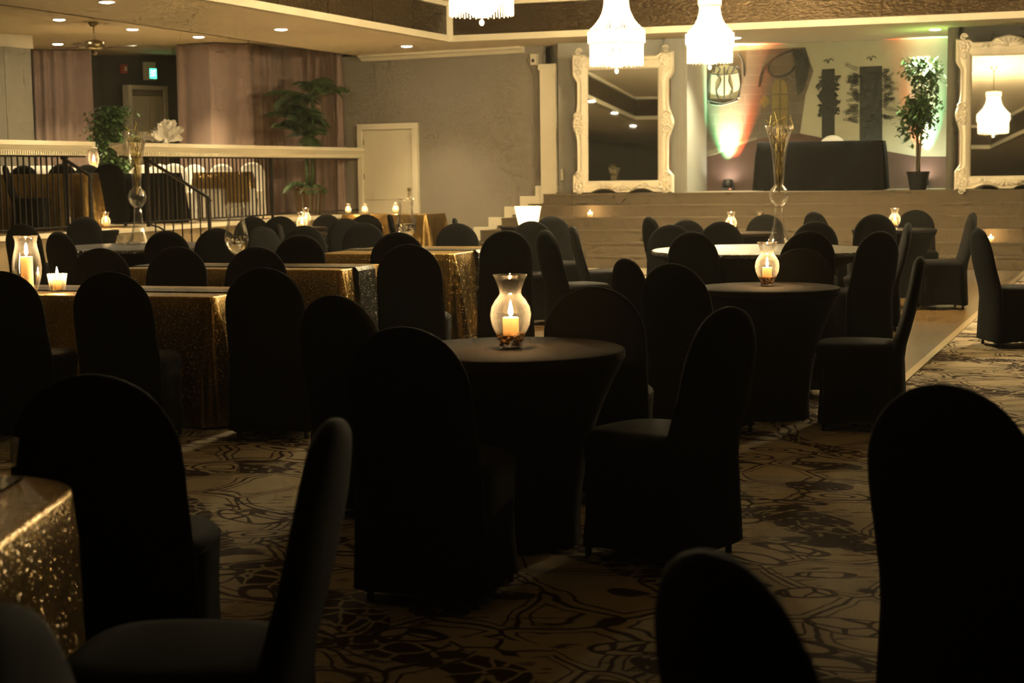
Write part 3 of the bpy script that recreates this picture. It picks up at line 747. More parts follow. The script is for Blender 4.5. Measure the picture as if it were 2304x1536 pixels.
# ================================================================== MIRRORS
def rosette(r, petals, depth, c):
    b = MB()
    b.sphere(c, r*0.35, 10, 6, (1, 0.7, 1))
    for i in range(petals):
        a = 2*PI*i/petals
        b.sphere((c[0]+r*0.62*math.cos(a), c[1], c[2]+r*0.62*math.sin(a)), r*0.36, 8, 6, (1, depth, 1))
    return b
def scroll(c, r, turns, sx, th):
    pts = []
    n = 22
    for i in range(n+1):
        f = i/n; a = f*turns*2*PI; rr = r*(1-0.85*f)
        pts.append((c[0]+sx*rr*math.cos(a), c[1], c[2]+rr*math.sin(a)))
    return MB().tube(pts, [th*(1-0.5*i/n) for i in range(n+1)], 6)
def ornate_mirror(x0, x1, ytop, ybot, n, label, tilt, yaw=0.0):
    """frame standing at stage depth n between picture columns x0..x1; the frame is 1.0 wide in its own units"""
    a, c = S(t_at(x0, n), n, ZS), S(t_at(x1, n), n, ZS)
    W = (c-a).length; pc = (a+c)/2; H = on_plane((x0+x1)/2, ytop, S(0, n), nS).z - ZS
    root = thing('standing_mirror', label, 'mirror', tuple(pc), -aS)
    root.rotation_euler = (-tilt, 0, -aS+yaw); root.rotation_mode = 'XYZ'
    hw = W/2; fr = W*0.157                                             # frame width
    ix, iz0, iz1 = hw-fr, H*0.092, H*0.885
    def side(z):
        f = z/H
        if f > 0.85 or f < 0.125: return hw
        e = hw*0.905
        bulge = math.exp(-((f-0.50)/0.075)**2)*(hw-e)*1.0
        sh = 0.0
        if f > 0.80: sh = (hw-e)*((f-0.80)/0.05)
        if f < 0.165: sh = (hw-e)*(1-(f-0.125)/0.04)
        return e + max(bulge, sh)
    zs = [H*(0.0+i/64) for i in range(65)]
    right = [(side(z), z) for z in zs]
    top = []
    for i in range(1, 24):
        f = i/24; x = hw - 2*hw*f; u = abs(f-0.5)*2
        top.append((x, H*(1.0 - (0.022 if 0.30 < u < 0.74 else 0.0)) + (0.02*H*math.exp(-(u/0.16)**2))))
    left = [(-x, z) for x, z in reversed(right)]
    bot = []
    for i in range(1, 32):
        f = i/32; x = -hw + 2*hw*f; u = abs(f-0.5)*2
        z = 0.0
        if 0.14 < u < 0.60: z = H*0.030*math.sin(PI*(u-0.14)/0.46)**0.6
        bot.append((x, z))
    outer = right + top + left + bot
    inner_n = len(outer)
    def inner_for(x, z):
        # nearest point on the opening
        xx = max(-ix, min(ix, x)); zz = max(iz0, min(iz1, z))
        if -ix < xx < ix and iz0 < zz < iz1: pass
        return xx, zz
    dep = 0.10
    rings = []
    for k, (f, y) in enumerate(((0.0, dep*0.0), (0.0, -dep*0.55), (0.10, -dep*0.95), (0.28, -dep*0.75), (0.5, -dep*1.0), (0.72, -dep*0.8), (0.9, -dep*0.6), (1.0, -dep*0.35), (1.0, 0.0))):
        ring = []
        for x, z in outer:
            xi, zi = inner_for(x, z); ring.append((x+(xi-x)*f, y, z+(zi-z)*f))
        rings.append(ring)
    b = MB(); b.loft(rings, True, False, False); b.build('frame', M['frame_plaster'], root, True, 50)
    MB().box(-ix-0.01, ix+0.01, -0.034, -0.028, iz0-0.01, iz1+0.01).build('mirror_glass', M['mirror_silver'], root)
    MB().box(-hw*0.93, hw*0.93, -0.026, 0.0, iz0-0.05, iz1+0.06).build('backing', M['wood_dark'], root)
    y = -dep*0.95
    for sx in (-1, 1):
        for z in (H*0.945, H*0.055):
            rosette(fr*0.40, 7, 0.55, (sx*(hw-fr*0.52), y, z)).build('corner_rosette', M['frame_plaster'], root, True)
            for q in (-1, 1):
                scroll((sx*(hw-fr*0.45), y, z + q*fr*0.62*(1 if z < H/2 else -1)*1.0), fr*0.22, 1.6, sx*q, 0.016).build('scroll', M['frame_plaster'], root, True)
        for q in (-1, 1):
            scroll((sx*(hw-fr*0.42), y, H*0.5 + q*H*0.05), fr*0.30, 1.6, sx, 0.018).build('scroll', M['frame_plaster'], root, True)
        rosette(fr*0.26, 6, 0.55, (sx*(hw-fr*0.5), y, H*0.5)).build('side_rosette', M['frame_plaster'], root, True)
    b = MB()
    for i in range(9):
        a = PI*(i+0.5)/9 + PI
        b.tube([(0, y, H*0.068), (0.16*W*math.cos(a), y-0.012, H*0.062+0.10*W*math.sin(a)*0.55)], [0.012, 0.022], 6)
    b.build('shell', M['frame_plaster'], root, True)
    b = MB()
    for i in range(9):
        a = PI*(i+0.5)/9
        b.tube([(0, y, H*0.945), (0.16*W*math.cos(a), y-0.012, H*0.95+0.10*W*math.sin(a)*0.7)], [0.012, 0.022], 6)
    b.build('shell', M['frame_plaster'], root, True)
    for sx in (-1, 1):
        scroll((sx*W*0.22, y, H*0.055), fr*0.20, 1.5, sx, 0.015).build('scroll', M['frame_plaster'], root, True)
        scroll((sx*W*0.22, y, H*0.945), fr*0.20, 1.5, sx, 0.015).build('scroll', M['frame_plaster'], root, True)
    return root
ornate_mirror(1290, 1517, 119, 433, 1.55, 'ornate white carved mirror leaning by the grey stage drape', math.radians(1.1))
ornate_mirror(2147, 2385, 84, 428, 1.5, 'ornate white carved mirror leaning by the dark drape and bright leaved tree', math.radians(2.6), yaw=math.radians(4.4))

# ================================================================== CEILING FITTINGS
def downlight(x, y, z, power, col, label, spot=95, lamp='downlight_lamp'):
    p = at_z(x, y, z)
    t = thing('ceiling_downlight', label, 'downlight', (p.x, p.y, z), 0, 'recessed ceiling downlights')
    b = MB(); seg = 24
    b.lathe([(0.085, 0.0), (0.085, -0.012), (0.098, -0.014), (0.105, -0.004), (0.105, 0.0)], seg, cap0=False, cap1=False)
    b.build('trim_ring', M['trim_white'], t, True, 40)
    MB().lathe([(0.086, -0.010), (0.05, -0.020), (0.001, -0.024)], seg, cap0=False).build('lamp', M['down_glow'], t, True)
    light(lamp, 'SPOT', (0, 0, -0.035), power, col, t, 0.05, spot=spot, blend=0.9).rotation_euler = (0, 0, 0)
    return t
for x, y, z, pw_, lb in (
    (240, 3, ZC, 55, 'lit ceiling downlight near the edge of the bronze fascia above the platform'),
    (632, 65, ZC, 60, 'lit ceiling downlight under the long bronze fascia before the mauve curtain'),
    (915, 103, ZC, 60, 'lit ceiling downlight over the taupe wall beside the cream door'),
    (133, 43, ZM, 70, 'lit ceiling downlight left of the ceiling fan, over the partition'),
    (298, 65, ZM, 80, 'lit ceiling downlight right of the ceiling fan'),
    (447, 82, ZM, 120, 'lit ceiling downlight at the head of the wide mauve curtain'),
    (130, 98, ZM, 75, 'lit ceiling downlight at the head of the mauve curtain by the partition')):
    downlight(x, y, z, pw_, WARM, lb)
downlight(2104, 65, ZC, 170, (0.92, 1.0, 0.70), 'greenish lit ceiling downlight above the bright leaved stage tree', 120)
downlight(1655, 84, ZC, 110, (1.0, 0.95, 0.62), 'lit ceiling downlight over the painted balcony on the stage', 110)

# out of the picture on the left: the three downlights that the left carved mirror reflects, placed by mirroring the view rays
for (X_, Y_), ln_, lb in (((-5.01, 15.33), 'far', 'over the left silver table'), ((-6.48, 11.96), 'middle', 'along the raised ceiling, level with the pillar candle table'), ((-8.66, 7.45), 'near', 'at the near left corner of the raised ceiling')):
    t = downlight(240, 3, ZC, 55, WARM, 'lit ceiling downlight ' + lb, lamp='downlight_left_%s_offscreen' % ln_); t.location = (X_, Y_, ZC)
    for ch_ in t.children:
        if ch_.name.startswith('lamp'): ch_.name = 'lamp_offscreen'
# ceiling fan
p = at_z(210, 50, ZM)
fan = thing('ceiling_fan', 'brass ceiling fan with wooden blades above the platform', 'fan', (p.x, p.y, ZM))
MB().lathe([(0.001, -0.07), (0.05, -0.06), (0.075, -0.02), (0.08, 0.0)], 20).build('canopy', M['bronze'], fan, True)
MB().tube([(0, 0, -0.05), (0, 0, -0.27)], 0.014, 8).build('downrod', M['bronze'], fan)
MB().lathe([(0.02, -0.25), (0.10, -0.27), (0.14, -0.29), (0.145, -0.36), (0.12, -0.39), (0.05, -0.41), (0.001, -0.41)], 24).build('motor_housing', M['bronze'], fan, True)
MB().lathe([(0.045, -0.40), (0.05, -0.44), (0.03, -0.48), (0.001, -0.485)], 16).build('switch_housing', M['bronze'], fan, True)
for i in range(4):
    m = Matrix.Rotation(math.radians(-14 + 90*i), 4, 'Z') @ Matrix.Rotation(math.radians(10), 4, 'X')
    bl = MB().box(0.22, 0.66, -0.065, 0.065, -0.375, -0.367, m).build('blade', M['wood_dark'], fan)
    MB().box(0.11, 0.26, -0.02, 0.02, -0.385, -0.375, m).build('blade_iron', M['bronze'], bl)

# exit sign, fire alarm, small wall fittings
p = at_d(336, 160, 30.1)
ex = thing('exit_sign', 'lit green exit sign on a cream plate above the pale doorway', 'sign', tuple(p), math.atan2(ewd.y, ewd.x))
MB().box(-0.13, 0.13, -0.02, 0.02, -0.165, 0.165).build('back_plate', M['plastic_cream'], ex)
MB().box(-0.045, 0.125, -0.06, -0.02, -0.15, 0.055).build('housing', M['plastic_cream'], ex)
pn = MB().box(-0.035, 0.117, -0.064, -0.06, -0.14, 0.045).build('panel', simple('sign_green', (0.02, 0.25, 0.13), 0.4, emit=(0.05, 0.7, 0.35), estr=0.5), ex)
cu = bpy.data.curves.new('lettering', 'FONT'); cu.body = 'EXIT'; cu.size = 0.10; cu.align_x = 'CENTER'; cu.align_y = 'CENTER'; cu.extrude = 0.001
cu.materials.append(M['exit_green']); tx = bpy.data.objects.new('lettering', cu); COL.objects.link(tx); tx.parent = pn
bpy.context.view_layer.update(); me_ = bpy.data.meshes.new_from_object(tx); bpy.data.objects.remove(tx, do_unlink=True)
tx = bpy.data.objects.new('lettering', me_); COL.objects.link(tx); tx.parent = pn
tx.location = (0.041, -0.066, -0.047); tx.rotation_euler = (PI/2, 0, 0); tx.scale = (0.62, 1.7, 1)
p = at_d(276, 155, 30.05)
fa = thing('fire_alarm', 'small red fire alarm box on the dark wall left of the exit sign', 'alarm', tuple(p), math.atan2(ewd.y, ewd.x))
MB().box(-0.065, 0.065, -0.06, 0.0, -0.085, 0.085).build('housing', M['red_box'], fa)
MB().box(0.0, 0.05, -0.066, -0.06, -0.04, 0.04).build('strobe', M['plastic_cream'], fa)
p = on_plane(1202, 134, W1B + w1n*0.06, w1n)
sp = thing('wall_speaker', 'small cream box fixed high on the taupe wall by the pilaster', 'speaker', tuple(p), math.atan2(w1.y, w1.x))
MB().box(-0.05, 0.05, -0.05, 0.06, -0.09, 0.09).build('housing', M['plastic_cream'], sp); MB().lathe([(0.03, 0), (0.025, 0.01), (0.001, 0.012)], 14).build('lens', M['plastic_black'], sp).matrix_local = Matrix.Translation((0, -0.05, -0.02)) @ Matrix.Rotation(PI/2, 4, 'X')
p = on_plane(1265, 393, S(0, 2.08), nS)
sw = thing('wall_switch', 'narrow cream switch plate on the grey pier beside the carved mirror', 'switch', tuple(p), -aS)
MB().box(-0.025, 0.025, -0.02, 0.03, -0.09, 0.09).build('plate', M['plastic_cream'], sw); MB().box(-0.008, 0.008, -0.028, -0.02, -0.02, 0.02).build('toggle', M['trim_white'], sw)

# ================================================================== CHANDELIERS
def make_chandelier():
    t = thing('crystal_chandelier', '', 'chandelier', (0, 0, 0), 0, 'crystal bead chandeliers')
    # local z = 0 at the tip of the hanging drop
    def strand(b, p, q, r=0.007, sag=0.0, beads=12):
        p, q = Vector(p), Vector(q); pts = []; rr = []
        for i in range(beads*2+1):
            f = i/(beads*2); c = p.lerp(q, f); c.z -= sag*4*f*(1-f); pts.append(c); rr.append(r if i % 2 else r*0.45)
        b.tube(pts, rr, 4, False)
    R, zc0, zc1 = 0.285, 0.085, 0.315
    b = MB(); n = 64
    for i in range(n):
        a = 2*PI*i/n; x, y = math.cos(a), math.sin(a)
        lo = zc0 + 0.012*(i % 2)
        strand(b, (R*x, R*y, zc1), (R*x, R*y, lo), 0.0075, 0, 10)
    o = b.build('curtain_beads', M['crystal'], t); o['kind'] = 'stuff'
    b = MB(); n = 44
    for i in range(n):
        a = 2*PI*i/n; x, y = math.cos(a), math.sin(a)
        prev = None
        for k in range(7):
            f = k/6; rr = 0.128 + 0.162*f**2.6; q_ = (rr*x, rr*y, 0.81 - 0.345*f)
            if prev: strand(b, prev, q_, 0.0075, 0, 2)
            prev = q_
    o = b.build('tent_beads', M['crystal'], t); o['kind'] = 'stuff'
    b = MB(); n = 30
    for i in range(n):
        a = 2*PI*i/n; x, y = math.cos(a), math.sin(a)
        strand(b, (0.23*x, 0.23*y, 0.32), (0.04*x, 0.04*y, 0.075), 0.0075, 0.05, 8)
    o = b.build('basket_beads', M['crystal'], t); o['kind'] = 'stuff'
    for z0, z1, r in ((0.315, 0.46, 0.305), (0.80, 0.885, 0.145)):
        b = MB(); n = int(40*r/0.3)
        for i in range(n):
            a = 2*PI*(i+0.5)/n; m = Matrix.Rotation(a, 4, 'Z')
            b.box(r-0.004, r+0.004, -r*PI/n*0.8, r*PI/n*0.8, z0+0.01, z1-0.01, m)
        o = b.build('crystal_band', M['crystal'], t); o['kind'] = 'stuff'
        b = MB()
        for z in (z0, z1): b.tube([(r*math.cos(2*PI*i/32), r*math.sin(2*PI*i/32), z) for i in range(33)], 0.008, 6)
        b.build('metal_ring', M['chrome'], t)
    b = MB(); b.tube([(0, 0, 0.885), (0, 0, 0.12)], 0.012, 8)
    for i in range(6):
        a = PI*i/3; b.tube([(0, 0, 0.36), (0.16*math.cos(a), 0.16*math.sin(a), 0.34)], 0.007, 6)
    b.build('stem', M['chrome'], t)
    for i in range(6):
        a = PI*i/3; MB().sphere((0.16*math.cos(a), 0.16*math.sin(a), 0.385), 0.032, 10, 8).build('bulb', M['bulb_glow'], t, True)
    MB().sphere((0, 0, 0.62), 0.03, 10, 8, (1, 1, 1.5)).build('bulb', M['bulb_glow'], t, True)
    b = MB(); b.sphere((0, 0, 0.028), 0.024, 8, 6, (1, 1, 1.2)); b.tube([(0, 0, 0.05), (0, 0, 0.13)], 0.004, 5); b.build('drop', M['crystal'], t)
    return t
ch0 = make_chandelier()
first = [True]
def chandelier(p, s, label, lamp='chandelier_lamp'):
    if first[0]:
        o = ch0; o.location = p; o['label'] = label; o.scale = (s, s, s); first[0] = False
    else: o = dup(ch0, p, random.uniform(0, 1), label, 'crystal bead chandeliers', (s, s, s))
    zt = (ZU - p[2])/s
    b = MB(); b.tube([(0, 0, 0.885), (0, 0, zt-0.02)], 0.010, 6); b.lathe([(0.03, zt-0.05), (0.07, zt-0.02), (0.07, zt-0.001)], 16); b.build('chain_and_canopy', M['bronze'], o)
    light(lamp, 'POINT', (0, 0, 0.40), CHANDELIER_W, WARM, o, 0.20)
    return o
cdef = [(1084, 58, 14.0, 0.97), (1387.5, 166, 17.3, 1.0), (1597, 157, 20.5, 1.0)]
cpos = [at_d(x, y, D) for x, y, D, s in cdef]
names = ['crystal bead chandelier with its top above the picture, hung before the corner of the fascia', 'crystal bead chandelier hung in front of the tall white carved mirror', 'crystal bead chandelier hung in front of the painted balcony mural']
for p, (x, y, D, s), nm in zip(cpos, cdef, names): chandelier(tuple(p), s, nm)
# out of the picture on the right: the chandelier that the right carved mirror reflects
oc = chandelier((5.7, 15.3, 2.72), 1.0, 'crystal bead chandelier mirrored in the right carved mirror', 'chandelier_right_offscreen')
for ch_ in oc.children:
    if ch_.name.startswith('bulb'): ch_.name = 'bulb_offscreen'

# ================================================================== PLANTS
def frond(length, droop, az, lift, z0, nleaf=16, leaf=0.30, sd=0):
    r = random.Random(sd); b = MB(); pts = []
    for i in range(9):
        f = i/8; d = length*f; h = d*math.sin(lift) - droop*f*f*length
        rr = d*math.cos(lift); pts.append(Vector((rr*math.cos(az), rr*math.sin(az), z0+h)))
    b.tube(pts, [0.010*(1-0.8*i/8) for i in range(9)], 5)
    side = Vector((-math.sin(az), math.cos(az), 0))
    for i in range(nleaf):
        f = 0.22+0.78*i/(nleaf-1); k = f*8; j = min(int(k), 7); c = pts[j].lerp(pts[j+1], k-j)
        t = (pts[j+1]-pts[j]).normalized(); ll = leaf*(1.0-0.55*abs(f-0.55)/0.45)*r.uniform(0.85, 1.1)
        for q in (-1, 1):
            d = (t*0.55 + side*q*0.85 + Vector((0, 0, -0.05))).normalized(); w = t*0.011
            m1 = c + d*ll*0.5 + Vector((0, 0, -0.03)); e = c + d*ll + Vector((0, 0, -0.30*ll-0.02))
            b.add([c-w, c+w, m1+w*1.3, e, m1-w*1.3], [(0, 1, 2, 3, 4)])
    return b
def palm(x, D, z0, height, label):
    X, Y = col_x(x, D); t = thing('potted_palm', label, 'palm', (X, Y, z0))
    MB().lathe([(0.20, 0.0), (0.25, 0.42), (0.27, 0.44), (0.27, 0.47), (0.24, 0.47), (0.23, 0.43)], 24, cap1=False).build('planter_liner', M['wood_dark'], t)
    for i in range(22):
        a = 2*PI*i/22; m = Matrix.Rotation(a, 4, 'Z')
        b = MB(); b.add([m @ Vector(p) for p in ((0.205, -0.024, 0.005), (0.205, 0.024, 0.005), (0.262, 0.031, 0.44), (0.262, -0.031, 0.44), (0.220, -0.024, 0.005), (0.220, 0.024, 0.005), (0.277, 0.031, 0.44), (0.277, -0.031, 0.44))],
              [(0, 3, 2, 1), (4, 5, 6, 7), (0, 1, 5, 4), (1, 2, 6, 5), (2, 3, 7, 6), (3, 0, 4, 7)]); b.build('slat', M['trunk_brown'] if i % 2 else M['wood_dark'], t)
    MB().lathe([(0.235, 0.42), (0.001, 0.43)], 20, cap0=False).build('soil', M['soil_dark'], t)
    rnd = random.Random(5)
    for i in range(3):
        a = 2*PI*i/3; h = height*(0.66-0.14*i)
        tr = MB().tube([(0.05*math.cos(a), 0.05*math.sin(a), 0.40), (0.07*math.cos(a), 0.07*math.sin(a), 0.40+h*0.5), (0.09*math.cos(a+0.3), 0.09*math.sin(a+0.3), 0.40+h)], [0.035, 0.028, 0.020], 7).build('stem', M['leaf_palm'], t, True)
        for j in range(11):
            az = 2*PI*j/11 + i*0.7 + rnd.uniform(-0.2, 0.2); lift = rnd.uniform(0.5, 1.25)
            b = frond(rnd.uniform(0.74, 1.02)*(0.55 if i > 0 and math.cos(az)*nR.x + math.sin(az)*nR.y > 0.1 else 1.0), rnd.uniform(0.35, 0.75), az, lift, 0.38+h, 22, 0.34, i*20+j)
            b.v = [(v[0]+0.09*math.cos(a+0.3), v[1]+0.09*math.sin(a+0.3), v[2]) for v in b.v]
            b.build('frond', M['leaf_palm'], t)
    for j in range(7):
        az = 2*PI*j/7; frond(0.45 if math.cos(az)*nR.x + math.sin(az)*nR.y > 0.1 else 0.75, 0.75, az, 0.9, 0.43, 14, 0.24, 100+j).build('frond', M['leaf_palm'], t)
    return t
palm(696, 27.45, MEZ, 2.40, 'tall potted palm in a slatted wooden planter behind the railing')

def leafy_tree(name, x, D, z0, height, crown, label, mat, nleaf, sd, pot=True, leaf=0.075):
    X, Y = col_x(x, D); t = thing(name, label, 'tree', (X, Y, z0)); r = random.Random(sd)
    if pot:
        MB().lathe([(0.12, 0), (0.17, 0.26), (0.18, 0.28), (0.155, 0.28), (0.15, 0.24)], 20, cap1=False).build('pot', M['plastic_black'], t, True, 40)
        MB().lathe([(0.15, 0.23), (0.001, 0.235)], 16, cap0=False).build('soil', M['soil_dark'], t)
    for i in range(3):
        a = 2*PI*i/3
        MB().tube([(0.02*math.cos(a), 0.02*math.sin(a), 0.2), (0.03*math.cos(a+1.5), 0.03*math.sin(a+1.5), height*0.35), (0.08*math.cos(a+2), 0.08*math.sin(a+2), height*0.6), (0.2*math.cos(a+2.3)*crown[0]*2, 0.2*math.sin(a+2.3)*crown[0]*2, height*0.85)], [0.02, 0.017, 0.012, 0.006], 6).build('trunk', M['trunk_brown'], t, True)
    b = MB(); zc = height-crown[1]
    clumps = [(r.gauss(0, 0.45)*crown[0], r.gauss(0, 0.45)*crown[0], zc + r.uniform(-0.95, 0.95)*crown[1]) for _ in range(26)]
    for i in range(nleaf):
        c = clumps[i % 26]; p = Vector((c[0]+r.gauss(0, 0.10), c[1]+r.gauss(0, 0.10), min(height, c[2]+r.gauss(0, 0.10))))
        az = r.uniform(0, 2*PI); d = Vector((math.cos(az), math.sin(az), r.uniform(-1.1, 0.1))).normalized(); w = d.cross(Vector((0, 0, 1))).normalized()*leaf*0.24
        l = leaf*r.uniform(0.8, 1.3); mid_ = p+d*l*0.5+Vector((0, 0, 0.008))
        b.add([p, mid_-w, p+d*l, mid_+w], [(0, 1, 2), (0, 2, 3)])
    o = b.build('foliage', M[mat], t); o['kind'] = 'stuff'
    return t
leafy_tree('ficus_tree', 252, 26.35, MEZ, 1.86, (0.24, 0.62), 'bushy green ficus standing between the mauve curtain and the pale doorway', 'leaf_green', 1900, 3, leaf=0.11)
leafy_tree('ficus_tree', 286, 27.35, MEZ, 1.05, (0.17, 0.36), 'low dark green bush below the white feathers', 'leaf_palm', 700, 8, leaf=0.10)
leafy_tree('ficus_tree', 2066, 24.2, ZS, 2.0, (0.20, 0.58), 'bright green lit tree on the stage beside the carved mirror', 'leaf_green', 1500, 4, leaf=0.12)

# ================================================================== STAGE ITEMS
def uplight(x, y, n, aim, label, powers):
    t_ = t_at(x, n); p = S(t_, n, ZS)
    t = thing('stage_uplight', label, 'spotlight', tuple(p), -aS)
    MB().box(-0.10, 0.10, -0.07, 0.07, 0.0, 0.055).build('base', M['plastic_black'], t)
    m = Matrix.Translation((0, 0, 0.11)) @ Matrix.Rotation(math.radians(-18), 4, 'X')
    b = MB(); b.lathe([(0.07, -0.06), (0.085, -0.04), (0.085, 0.06), (0.075, 0.065), (0.075, 0.05)], 18, cap1=False); b.v = [tuple(m @ Vector(v)) for v in b.v]; b.build('lamp_housing', M['plastic_black'], t, True, 40)
    b = MB(); b.tube([(-0.10, 0, 0.03), (-0.10, 0, 0.13)], 0.008, 5); b.tube([(0.10, 0, 0.03), (0.10, 0, 0.13)], 0.008, 5); b.build('bracket', M['plastic_black'], t)
    b = MB(); b.lathe([(0.07, 0.055), (0.001, 0.056)], 16, cap0=False); b.v = [tuple(m @ Vector(v)) for v in b.v]; b.build('lens', M['led_white'], t)
    MB().box(0.04, 0.055, -0.074, -0.07, 0.02, 0.03).build('indicator', M['led_red'], t)
    for k, (col, pw, dx, dz, sp_) in enumerate(powers):
        o = light('uplight_led', 'SPOT', (0, 0, 0), pw, col, t, 0.012, spot=sp_, blend=1.0)
        o.location = (dx*0.05, 0.01, 0.20); d = Vector((dx*0.085, aim[0], aim[1]+dz))
        o.rotation_euler = d.to_track_quat('-Z', 'Y').to_euler()
    return t
uplight(1638, 420, 3.70, (0.17, 1.0), 'small black stage uplight below the painted balcony, left of the black table', [((1.0, 0.93, 0.72), 190, -0.1, 0, 40), ((1.0, 0.14, 0.05), 230, 1.0, 0, 38), ((0.15, 1.0, 0.45), 110, -0.5, 0, 44)])
uplight(2078, 410, 3.70, (0.17, 1.0), 'small black stage uplight at the foot of the bright leaved tree', [((1.0, 0.9, 0.75), 90, 0.1, 0, 28), ((1.0, 0.16, 0.06), 90, -0.8, 0, 30), ((0.2, 1.0, 0.55), 90, 0.5, 0, 32)])

# ================================================================== TABLES
def rr_outline(Lx, Wy, r, n_side=30, n_c=8):
    """rounded rectangle, counter-clockwise: list of (x, y, nx, ny, s, corner distance)"""
    out = []; hx, hy = Lx/2, Wy/2; s = 0.0
    cs = [(hx-r, hy-r, 0), (-hx+r, hy-r, 90), (-hx+r, -hy+r, 180), (hx-r, -hy+r, 270)]
    for i, (cx, cy, a0) in enumerate(cs):
        for k in range(n_c+1):
            a = math.radians(a0+90*k/n_c); out.append((cx+r*math.cos(a), cy+r*math.sin(a), math.cos(a), math.sin(a), abs(k/n_c-0.5)*r*1.5))
        nx, ny = cs[(i+1) % 4][:2]; a = math.radians(a0+90)
        sx, sy = cx+r*math.cos(a), cy+r*math.sin(a); ex_, ey_ = nx+r*math.cos(a), ny+r*math.sin(a); ln = math.hypot(ex_-sx, ey_-sy)
        for k in range(1, n_side):
            f = k/n_side; out.append((sx+(ex_-sx)*f, sy+(ey_-sy)*f, math.cos(a), math.sin(a), min(f, 1-f)*ln + r*0.75))
    return out
def cloth_table(fr, ang, Lx, Wy, mat, label, z=0.75, z0=0.0, runner='sequin_silver', runner_label=None, rw=0.30, seed=1, corner_r=0.04, flare=0.10, group=None, from_center=False):
    """fr: world position of the near right corner of the top (or centre)"""
    rz = math.radians(ang); ca, sa = math.cos(rz), math.sin(rz)
    if from_center: c = Vector((fr[0], fr[1], z0))
    else: c = Vector((fr[0] + ca*(-Lx/2) - sa*(Wy/2), fr[1] + sa*(-Lx/2) + ca*(Wy/2), z0))
    h = z - z0
    t = thing('banquet_table', label, 'table', tuple(c), rz, group); r = random.Random(seed)
    _in = 0.03 + 0.32*corner_r
    MB().box(-Lx/2+_in, Lx/2-_in, -Wy/2+_in, Wy/2-_in, h-0.03, h-0.006).build('tabletop', M['wood_dark'], t)
    for sx in (-1, 1):
        for sy in (-1, 1): MB().tube([(sx*(Lx/2-0.12), sy*(Wy/2-0.1), 0), (sx*(Lx/2-0.12), sy*(Wy/2-0.1), h-0.03)], 0.016, 6).build('leg', M['iron_black'], t)
    ol = rr_outline(Lx, Wy, corner_r); n = len(ol); rings = []
    ph = [r.uniform(0, 6.28) for _ in range(4)]
    rings.append([(x-nx*0.03, y-ny*0.03, h) for x, y, nx, ny, cd in ol])
    for dz, o in ((0.0, -0.012), (-0.003, -0.004), (-0.010, 0.0)): rings.append([(x+nx*o, y+ny*o, h+dz) for x, y, nx, ny, cd in ol])
    s = 0.0; fold = []
    for i, (x, y, nx, ny, cd) in enumerate(ol):
        if i: s += math.hypot(x-ol[i-1][0], y-ol[i-1][1])
        fold.append(0.5*math.sin(s*21+ph[0]) + 0.35*math.sin(s*37+ph[1]) + 0.3*math.sin(s*9+ph[2]))
    for k in range(1, 9):
        f = k/8; zz = (h-0.010)*(1-f) + 0.012*f; ring = []
        for (x, y, nx, ny, cd), fo in zip(ol, fold):
            cornerw = math.exp(-(cd/0.14)**2)
            o = 0.004 + f**0.8*(0.022 + 0.016*fo) + cornerw*flare*f**0.9 + cornerw*0.045*math.sin(cd*75+ph[3])*f**0.7
            ring.append((x+nx*o, y+ny*o, zz))
        rings.append(ring)
    b = MB(); b.loft(rings, True, True, False); b.build('tablecloth', M[mat], t, True, 60)
    if runner:
        drop = 0.0 if runner_label is None else 1
        w = Wy*rw/2; e = Lx/2+0.032; zz = h+0.004
        prof = [(-e-0.035, 0.22), (-e-0.02, h*0.55), (-e, h-0.02), (-e+0.02, zz), (-e*0.5, zz), (0, zz), (e*0.5, zz), (e-0.02, zz), (e, h-0.02), (e+0.02, h*0.55), (e+0.035, 0.22)]
        rings = []
        for i, (x, zv) in enumerate(prof):
            tq = 0.003; dx, dz_ = ((tq, 0) if i >= 8 else ((-tq, 0) if i <= 2 else (0, tq)))
            rings.append([(x, -w, zv), (x, w, zv), (x+dx, w, zv+dz_), (x+dx, -w, zv+dz_)])
        b = MB(); b.loft(rings); ro = b.build('table_runner', M[runner], None); ro.location = c; ro.rotation_euler = (0, 0, rz)
        tag(ro, runner_label, 'runner', 'sequin table runners')
    return t
def round_table(p, r, label, top='table_brown', z=0.75, z0=0.0, group=None, cloth='black_cloth', taper=0.60, power=2.2):
    t = thing('round_table', label, 'table', (p[0], p[1], z0), 0, group); h = z-z0
    MB().lathe([(r-0.012, h), (r-0.003, h-0.004), (r, h-0.012), (r, h-0.034), (r-0.01, h-0.040)], 48).build('tabletop', M[top], t, True, 40)
    prof = []
    for i in range(13):
        f = i/12; q = r*(taper + (1-taper)*(1-f)**power) - 0.004
        prof.append((q*(1.0 if f < 0.9 else 1.0+0.25*(f-0.9)), (h-0.041)*(1-f)+0.004*f))
    seg = 48; rings = []
    for i, (q, zz) in enumerate(prof):
        f = i/12; rings.append([(q*(1+0.020*f*math.sin(8*2*PI*j/seg))*math.cos(2*PI*j/seg), q*(1+0.020*f*math.sin(8*2*PI*j/seg))*math.sin(2*PI*j/seg), zz) for j in range(seg)])
    MB().loft(rings).build('table_skirt', M[cloth], t, True, 60)
    return t

TA = -18.5
